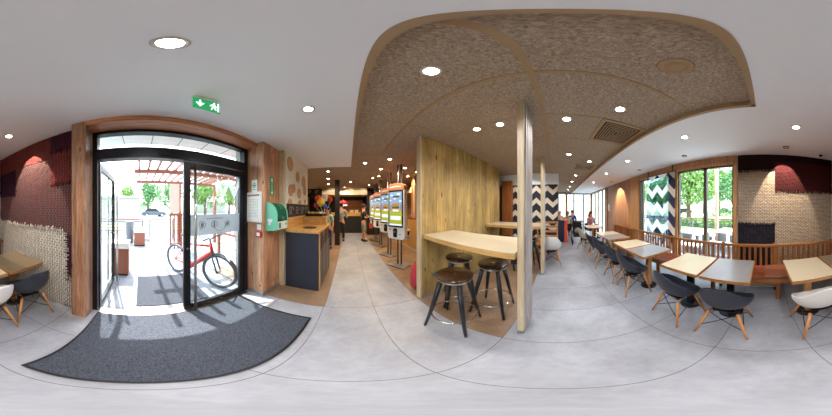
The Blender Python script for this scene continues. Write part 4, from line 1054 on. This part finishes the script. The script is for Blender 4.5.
# pushchair
t = thing('pushchair', 'black folding pushchair standing in the aisle near the farthest table', 'pushchair', (5.5, -.90, 0))
for x, y in ((-.25, -.25), (-.25, .25), (.3, -.22), (.3, .22)):
    MB().torus((x, y, .11), .09, .022, 'y', 20, 8).build('wheel', 'rubber', t)
MB().tube([(-.25, -.25, .11), (.1, -.25, .55), (.35, -.25, 1.0), (.35, .25, 1.0), (.1, .25, .55), (-.25, .25, .11)], .014, 8).tube([(.3, -.22, .11), (-.1, -.24, .55)], .014, 8).tube([(.3, .22, .11), (-.1, .24, .55)], .014, 8).build('frame', 'black', t)
MB().prism([(-.3, .35), (-.1, .28), (.12, .36), (.26, .85), (.18, .88), (.02, .45), (-.28, .45)], 'y', -.2, .2).build('seat', plain('black_fabric', '141418', .9), t, bevel=.01)
mb = MB()
for k in range(7):
    a = R(20+k*20); mb.box(.08+.33*math.cos(a)-.03, .08+.33*math.cos(a)+.03, -.21, .21, .62+.33*math.sin(a)-.012, .62+.33*math.sin(a)+.012)
mb.build('hood', bpy.data.materials['black_fabric'], t)
MB().ball((.0, 0, .55), .14, .15, .12).build('grey_blanket', plain('grey_blanket', '9a9a8c', .9), t, smooth=True)

# ------------------------------------------------------------------ outside, door side
# white soffit over the entrance
t = struct('wall_canopy', B(-2.5, -1.62, -3, 4.5, 2.80, 2.95), 'whitem')
mb = MB()
for k in range(14): mb.box(-2.5, -1.62, -2.8+k*.5, -2.785+k*.5, 2.795, 2.80)
mb.build('joint', 'galv', t)
struct('wall_outer', MB().box(-1.62, -1.5, -.6, 1.6, 2.49, 2.9).box(-1.75, -1.62, 1.54, 4.5, 0, 2.8).box(-1.75, -1.62, -4, -.6, 0, 2.8).box(-1.62, XE+.12, -2.75, -2.62, H, 2.9), 'house')
t = thing('pergola', 'terracotta timber pergola over the cycle parking outside the door', 'pergola', (-3.6, 1.6, 0))
for x in (.2, -1.25): B(x-.04, x+.04, -1.75, 1.5, 2.42, 2.52).build('beam', 'redp', t)
mb = MB()
for k in range(13): mb.box(-1.35, 1.05, -1.65+k*.24, -1.60+k*.24, 2.52, 2.60)
mb.build('slats', 'redp', t)
for x, y in ((-1.25, -.12), (-1.25, 1.45), (.2, 1.45)): B(x-.05, x+.05, y-.05, y+.05, -.02, 2.42).build('post', 'redp', t)
t = thing('slatted_screen', 'terracotta upright slatted screen with pale board under the pergola', 'screen', (-4.72, 1.05, 0))
mb = MB()
for k in range(4): mb.box(-.02, .02, .02+k*.14, .07+k*.14, -.02, 1.25)
mb.build('slats', 'redp', t)
for z in (.1, 1.22): B(-.03, .03, 0, .5, z, z+.09).build('rail', 'redp', t)
B(-.02, .02, 0.02, .38, 1.33, 2.40).build('pale_board', plain('pale_board', 'c9b5a8', .8), t)
t = thing('balustrade', 'terracotta railing with pale square panels behind the bicycle', 'railing', (-2.6, 2.35, 0))
B(-.9, .9, -.03, .03, .93, 1.0).build('rail', 'redp', t); B(-.9, .9, -.03, .03, .70, .76).build('rail', 'redp', t)
mb = MB()
for k in range(9): mb.box(-.86+k*.2, -.74+k*.2, -.02, .02, .76, .93)
mb.build('square_panels', 'whitem', t)
for x in (-.88, .88): B(x-.04, x+.04, -.04, .04, -.02, 1.02).build('post', 'redp', t)
# bicycle
A_ = Vector((-2.84, .80)); F_ = Vector((-1.86, 1.25)); dd = (F_-A_); L = dd.length
t = thing('bicycle', 'red bicycle with grey tyres parked outside behind the glass door', 'bicycle', (A_.x, A_.y, -.02), math.atan2(dd.y, dd.x))
for x, nm in ((0, 'rear_wheel'), (L, 'front_wheel')):
    wv = MB().torus((x, 0, .35), .322, .03, 'y', 40, 8).build(nm, 'tyre', t, smooth=True)
    mb = MB().torus((x, 0, .35), .295, .01, 'y', 36, 6)
    for k in range(14):
        a = 2*PI*k/14; mb.cyl((x, 0, .35), (x+.29*math.cos(a), 0, .35+.29*math.sin(a)), .0018, n=4)
    mb.cyl((x, -.05, .35), (x, .05, .35), .03); mb.build('rim', 'alu', wv)
bb = (.43, 0, .29); st_ = (.30, 0, .78); ht = (L-.17, 0, .88); hb_ = (L-.13, 0, .72)
MB().tube([hb_, bb], .05, 10).tube([st_, (L-.18, 0, .83)], .022, 10).tube([bb, st_], .02, 8).tube([hb_, ht], .03, 10).tube([(0, .05, .35), (.1, .05, .34), bb], .012, 8).tube([(0, -.05, .35), (.1, -.05, .34), bb], .012, 8).tube([(0, .05, .35), st_], .010, 8).tube([(0, -.05, .35), st_], .010, 8).build('frame', 'bikered', t, smooth=True)
MB().tube([hb_, (L-.1, .06, .66), (L, .06, .35)], .014, 8).tube([hb_, (L-.1, -.06, .66), (L, -.06, .35)], .014, 8).build('fork', 'black', t, smooth=True)
MB().tube([(L-.1, -.3, 1.0), (L-.13, -.1, 1.0), (L-.18, 0, .95), (L-.13, .1, 1.0), (L-.1, .3, 1.0)], .013, 8).tube([ht, (L-.18, 0, .95)], .015, 8).build('handlebar', 'black', t, smooth=True)
MB().tube([st_, (.27, 0, .92)], .013, 8).ball((.27, 0, .95), .14, .06, .03).build('saddle', 'black', t, smooth=True)
MB().torus((bb[0], .05, bb[2]), .09, .008, 'y', 24, 6).tube([(bb[0], .07, bb[2]), (bb[0]+.1, .07, bb[2]-.13)], .01, 6).tube([(bb[0], -.07, bb[2]), (bb[0]-.1, -.07, bb[2]+.13)], .01, 6).build('crank', 'black', t)
MB().torus((L, 0, .35), .36, .012, 'y', 20, 5, R(20), R(150)).build('mudguard', 'tyre', t)
# planters, bins, fence, gate
def planter(label, x, y, w, d, h, top='whitem'):
    t = thing('planter', label, 'planter', (x, y, -.02), 0, 'timber planters outside the door')
    MB().box(-w/2, w/2, -d/2, d/2, .05, h-.12).build('box', 'redp', t)
    B(-w/2-.01, w/2+.01, -d/2-.01, d/2+.01, h-.12, h).build('white_top', top, t)
    B(-w/2+.02, w/2-.02, -d/2+.02, d/2-.02, 0, .05).build('plinth', 'black', t)
planter('terracotta timber planter close behind the open door leaf', -2.85, -.42, .34, .36, .78)
planter('white topped terracotta block standing alone on the paving', -5.3, -.03, .4, .42, .68)
o = MB().lathe([(.16, -.02), (.18, .9), (.19, .93), (.0001, .95)], n=20).build('litter_bin', 'galv'); o.location = (-5.7, -.45, 0); tag(o, 'slim grey litter bin before the garden fence', 'bin')
def fence(label, x0, y0, x1, y1, h=1.0, n=4, step=1.4, gate=False, panel=False):
    a, b = Vector((x0, y0, 0)), Vector((x1, y1, 0)); t = thing('garden_gate' if gate else 'rail_fence', label, 'gate' if gate else 'fence', (x0, y0, -.02), math.atan2(y1-y0, x1-x0))
    L_ = (b-a).length
    B(0, L_, -.04, .04, h-.05, h).build('top_rail', 'redp', t)
    mb = MB()
    for k in range(n): z = h-.17-k*.15; mb.box(0, L_, -.015, .015, z, z+.045)
    mb.build('rails', 'galv', t)
    k = max(1, int(L_/step))
    for i in range(k+1): B(i*L_/k-.03, i*L_/k+.03, -.03, .03, 0, h-.05).build('post', 'galv', t)
    if panel: B(.03, L_-.03, -.008, .008, .15, h-.55).build('lower_panel', 'whitem', t)
fence('white and terracotta rail fence beyond the paving, left of the white gate post', -6.4, -2.6, -6.4, .12, panel=True)
fence('low garden gate of white rails with terracotta top bar', -6.6, .48, -6.4, 1.5, .98, 3, 1.1, True, True)
o = B(-6.48, -6.3, .15, .42, -.02, 1.1).build('gate_post', 'whitem', None, bevel=.01); tag(o, 'thick white gate post between fence and garden gate', 'post')
fence('rail fence running on beyond the garden gate', -6.4, 1.6, -6.4, 9, panel=True)
# terrace side
fence('long grey and terracotta rail fence around the terrace outside the windows', -6.4, -6.4, 9.5, -5.9)
def picnic(label, x, y, rz):
    t = thing('terrace_table', label, 'table', (x, y, -.02), rz, 'terrace tables outside the windows')
    B(-.45, .45, -.4, .4, .68, .74).build('tabletop', 'whitem', t, bevel=.01)
    for s in (-1, 1): B(s*.35-.03, s*.35+.03, -.3, .3, 0, .68).build('leg', 'galv', t)
    for s in (-1, 1): B(-.45, .45, s*.75-.14, s*.75+.14, .40, .45).build('bench_board', 'whitem', t, bevel=.006)
    for s in (-1, 1):
        B(-.32, -.26, s*.75-.1, s*.75+.1, 0, .40).build('bench_leg', 'galv', t); B(.26, .32, s*.75-.1, s*.75+.1, 0, .40).build('bench_leg', 'galv', t)
picnic('white terrace table with benches seen through the window next to the mullion', 2.25, -4.0, R(6))
picnic('white terrace table with benches near the terracotta post', 1.15, -4.5, R(-8))
picnic('white terrace table with benches seen through the chevron screen', 3.9, -4.2, R(0))
o = B(.55, .67, -3.75, -3.63, -.02, 1.1).build('planter_post', 'redp'); tag(o, 'thick terracotta timber post on the terrace beside the window edge', 'post')
o.data.materials[0] = M['redp']
t = thing('terrace_post', 'tall pale terracotta post on the terrace behind the window mullion', 'post', (1.92, -5.1, -.02))
B(-.06, .06, -.06, .06, 0, 3.2).build('shaft', plain('pale_terracotta', 'c99a84', .7), t)
B(-.1, .1, -.1, .1, 0, .05).build('foot', 'galv', t)
struct('ground_road', MB().box(-60, -11.5, -40, 40, -.02, -.012).box(-11.5, 60, -40, -10.5, -.02, -.012), 'asphalt')
struct('ground_verge', MB().box(-11.5, -8.2, -8, 40, -.02, -.01).box(-11.5, 60, -10.5, -8.0, -.02, -.01).box(-60, 60, -40, -22, -.012, .0).box(-60, -30, -22, 40, -.012, .0), 'soil')
# trees
def leafmass(blobs, n, seed, size=.16):
    rnd = random.Random(seed); vs = []; fs = []
    for _ in range(n):
        bx, by, bz, br = rnd.choice(blobs)
        d = Vector((rnd.gauss(0, 1), rnd.gauss(0, 1), rnd.gauss(0, 1))).normalized()*br*rnd.uniform(.55, 1)**.5
        c = Vector((bx, by, bz))+d
        e = Euler((rnd.uniform(0, 6), rnd.uniform(0, 6), rnd.uniform(0, 6))).to_matrix(); s = size*rnd.uniform(.6, 1.3); k = len(vs)
        vs += [c+e @ Vector(p)*s for p in ((-1, 0, 0), (0, -.55, .1), (1, 0, 0), (0, .55, .1))]; fs.append((k, k+1, k+2, k+3))
    return MB().add(vs, fs)
def tree(label, x, y, h, r, seed, leaf='leaf', n=2600):
    t = thing('leafy_tree', label, 'tree', (x, y, -.02), 0, 'trees beyond the road')
    rnd = random.Random(seed); bl = []
    for k in range(9):
        a = rnd.uniform(0, 6.28); q_ = rnd.uniform(0, r*.65); bl.append((q_*math.cos(a), q_*math.sin(a), h*rnd.uniform(.48, .85), r*rnd.uniform(.4, .6)))
    leafmass(bl, n, seed, r*.075).build('crown', leaf, t)
    mb = MB().tube([(0, 0, 0), (.05, 0, h*.3), (0, .1, h*.6)], [r*.09, r*.07, r*.04], 10)
    for k in range(4): b_ = bl[k]; mb.tube([(.03, 0, h*.3), (b_[0]*.6, b_[1]*.6, b_[2]*.85), (b_[0], b_[1], b_[2])], [r*.05, r*.035, r*.015], 7)
    mb.build('trunk', 'bark', t, smooth=True)
    return t
def pos(px_, r): th = R((px_-416)*360/832)+AL; return r*math.sin(th), r*math.cos(th)
tl = [(126, 29, 6, 2.6, 'leaf', 'green tree seen through the open doorway beside the door leaf'), (148, 33, 7.5, 3.4, 'leaf2', 'broad blue green tree behind the car in the doorway view'), (172, 28, 6.2, 3.2, 'leaf2', 'tree at the pergola end of the doorway view'), (205, 22, 5.5, 3, 'leaf', 'tree seen through the shut glass door near its steel bar'),
      (229, 29, 7, 3.2, 'leaf', 'tree seen through the shut glass door near the hinge side'), (689, 15, 7.2, 3.2, 'leaf', 'big light green tree filling the window pane by the screen'), (719, 24, 9, 3.4, 'leaf', 'big light green tree in the window pane by the textile wall'),
      (735, 12.5, 5.2, 1.9, 'leaf2', 'darker tree at the edge of the window by the textile wall'), (662, 21, 7, 3, 'leaf2', 'tree seen through the chevron printed screen'), (638, 26, 7, 3, 'leaf', 'tree behind the pale wooden window post'), (704, 36, 11, 4, 'leaf2', 'tree further back behind the window mullion'), (602, 30, 7, 3, 'leaf', 'tree outside the side glazing near the far end'), (579, 34, 6.5, 2.6, 'leaf2', 'tree outside the glazed end')]
for i, (p_, r, h, rr_, lf, lb) in enumerate(tl):
    x, y = pos(p_, r); tree(lb, x, y, h, rr_, 20+i, lf)
def hedge(label, x0, x1, y, h, seed, leaf='leaf2'):
    bl = [(x0+(x1-x0)*k/8, y, h*.5, h*.55) for k in range(9)]
    o = leafmass(bl, 2200, seed, .12).build('hedge', leaf); tag(o, label, 'hedge')
hedge('clipped green hedge across the road from the windows', -4, 8, -21, 1.6, 91)
hedge('lower green hedge on the verge outside the windows', 1.5, 6.5, -9.2, .7, 92, 'leaf')
# cars
def car(label, x, y, rz, mat):
    t = thing('car', label, 'car', (x, y, -.012), rz, 'parked cars outside')
    body = [(-2.1, .3), (-2.12, .75), (-1.9, .92), (-1.2, .98), (1.0, .95), (1.75, .85), (2.1, .68), (2.12, .3)]
    MB().prism(body, 'y', -.85, .85).build('body', mat, t, bevel=.05)
    MB().prism([(-1.75, .93), (-1.2, 1.42), (.3, 1.45), (1.05, .95)], 'y', -.74, .74).build('windows', 'screenblk', t, bevel=.03)
    B(-1.15, .25, -.7, .7, 1.42, 1.47).build('roof', mat, t, bevel=.02)
    for sx in (-1.3, 1.35):
        for sy in (-.86, .70): w_ = MB().cyl((sx, sy, .33), (sx, sy+.16, .33), .33, n=24).build('wheel', 'rubber', t); MB().cyl((sx, sy-.01 if sy < 0 else sy+.17, .33), (sx, sy if sy < 0 else sy+.16, .33), .19, n=16).build('hubcap', 'alu', w_)
    return t
x, y = pos(153, 23); car('blue grey car parked beyond the garden gate', x, y, R(100), 'carp')
x, y = pos(684, 36); car('dark car parked across the road, seen beside the window frame', x, y, R(5), 'blackp')
x, y = pos(724, 34); car('dark car parked across the road near the textile wall side', x, y, R(-8), 'frame')
# buildings
def building(label, x, y, w, d, h, rz, roof='house'):
    t = thing('building', label, 'building', (x, y, -.02), rz)
    B(-w/2, w/2, -d/2, d/2, 0, h).build('walls', 'house', t)
    B(-w/2-.2, w/2+.2, -d/2-.2, d/2+.2, h, h+.25).build('roof', roof, t)
    for k in range(int(w/2)):
        f = B(-w/2+.6+k*2, -w/2+1.6+k*2, -d/2-.03, -d/2, 1, 2.2).build('window', 'galv', t)
    B(w/2-1.2, w/2-.3, -d/2-.04, -d/2, 0, 2.1).build('door', 'teal', t)
x, y = pos(120, 16); building('white kiosk like building seen beside the open door leaf', x, y, 4.2, 3, 2.6, math.atan2(y, x)-PI/2+PI)
x, y = pos(143, 42); o = building('low white shed with a teal door behind the car', x, y, 5, 3, 2.4, math.atan2(y, x)+PI/2, 'teal')
x, y = pos(566, 15); building('pale building with a blue grey front outside the glazed end', x, y, 8, 5, 4, math.atan2(y, x)+PI/2, 'galv')
x, y = pos(210, 40); building('long pale building seen through the shut glass door', x, y, 9, 4, 3, math.atan2(y, x)+PI/2)

# ------------------------------------------------------------------ light from outside
sun = bpy.data.lights.new('sun', 'SUN'); sun.energy = 7.5; sun.angle = R(.6); sun.color = (1, .96, .9)
so = bpy.data.objects.new('sun', sun); COL.objects.link(so); so.rotation_euler = Vector((.55, .15, -1)).to_track_quat('-Z', 'Y').to_euler()
wd = bpy.data.worlds.new('world'); scene.world = wd; wd.use_nodes = True
nt = wd.node_tree; nt.nodes.clear()
sky = nt.nodes.new('ShaderNodeTexSky'); sky.sky_type = 'NISHITA'; sky.sun_disc = False; sky.sun_elevation = R(55); sky.sun_rotation = R(-90); sky.air_density = 1; sky.dust_density = 3; sky.ozone_density = 1
mx = nt.nodes.new('ShaderNodeMix'); mx.data_type = 'RGBA'; mx.inputs[0].default_value = .45; mx.inputs[7].default_value = (6.0, 6.4, 7.0, 1)
bg = nt.nodes.new('ShaderNodeBackground'); bg.inputs[1].default_value = .62
ow = nt.nodes.new('ShaderNodeOutputWorld')
nt.links.new(sky.outputs[0], mx.inputs[6]); nt.links.new(mx.outputs[2], bg.inputs[0]); nt.links.new(bg.outputs[0], ow.inputs[0])

# ------------------------------------------------------------------ camera and view
cam = bpy.data.cameras.new('camera'); co = bpy.data.objects.new('camera', cam); COL.objects.link(co)
cam.type = 'PANO'
try: cam.panorama_type = 'EQUIRECTANGULAR'
except Exception: pass
try: cam.cycles.panorama_type = 'EQUIRECTANGULAR'
except Exception: pass
co.location = (0, 0, 1.5); co.rotation_euler = (R(90), 0, -AL); cam.clip_start = .02; cam.clip_end = 200
scene.camera = co
vs_ = scene.view_settings; vs_.view_transform = 'Standard'; vs_.look = 'None'; vs_.gamma = 1; vs_.exposure = 1.12
try: vs_.use_curve_mapping = False
except Exception: pass
scene.display_settings.display_device = 'sRGB'
cy = scene.cycles
cy.use_denoising = True; cy.max_bounces = 10; cy.diffuse_bounces = 6; cy.glossy_bounces = 4; cy.transparent_max_bounces = 16; cy.transmission_bounces = 6; cy.sample_clamp_indirect = 6; cy.caustics_reflective = False; cy.caustics_refractive = False
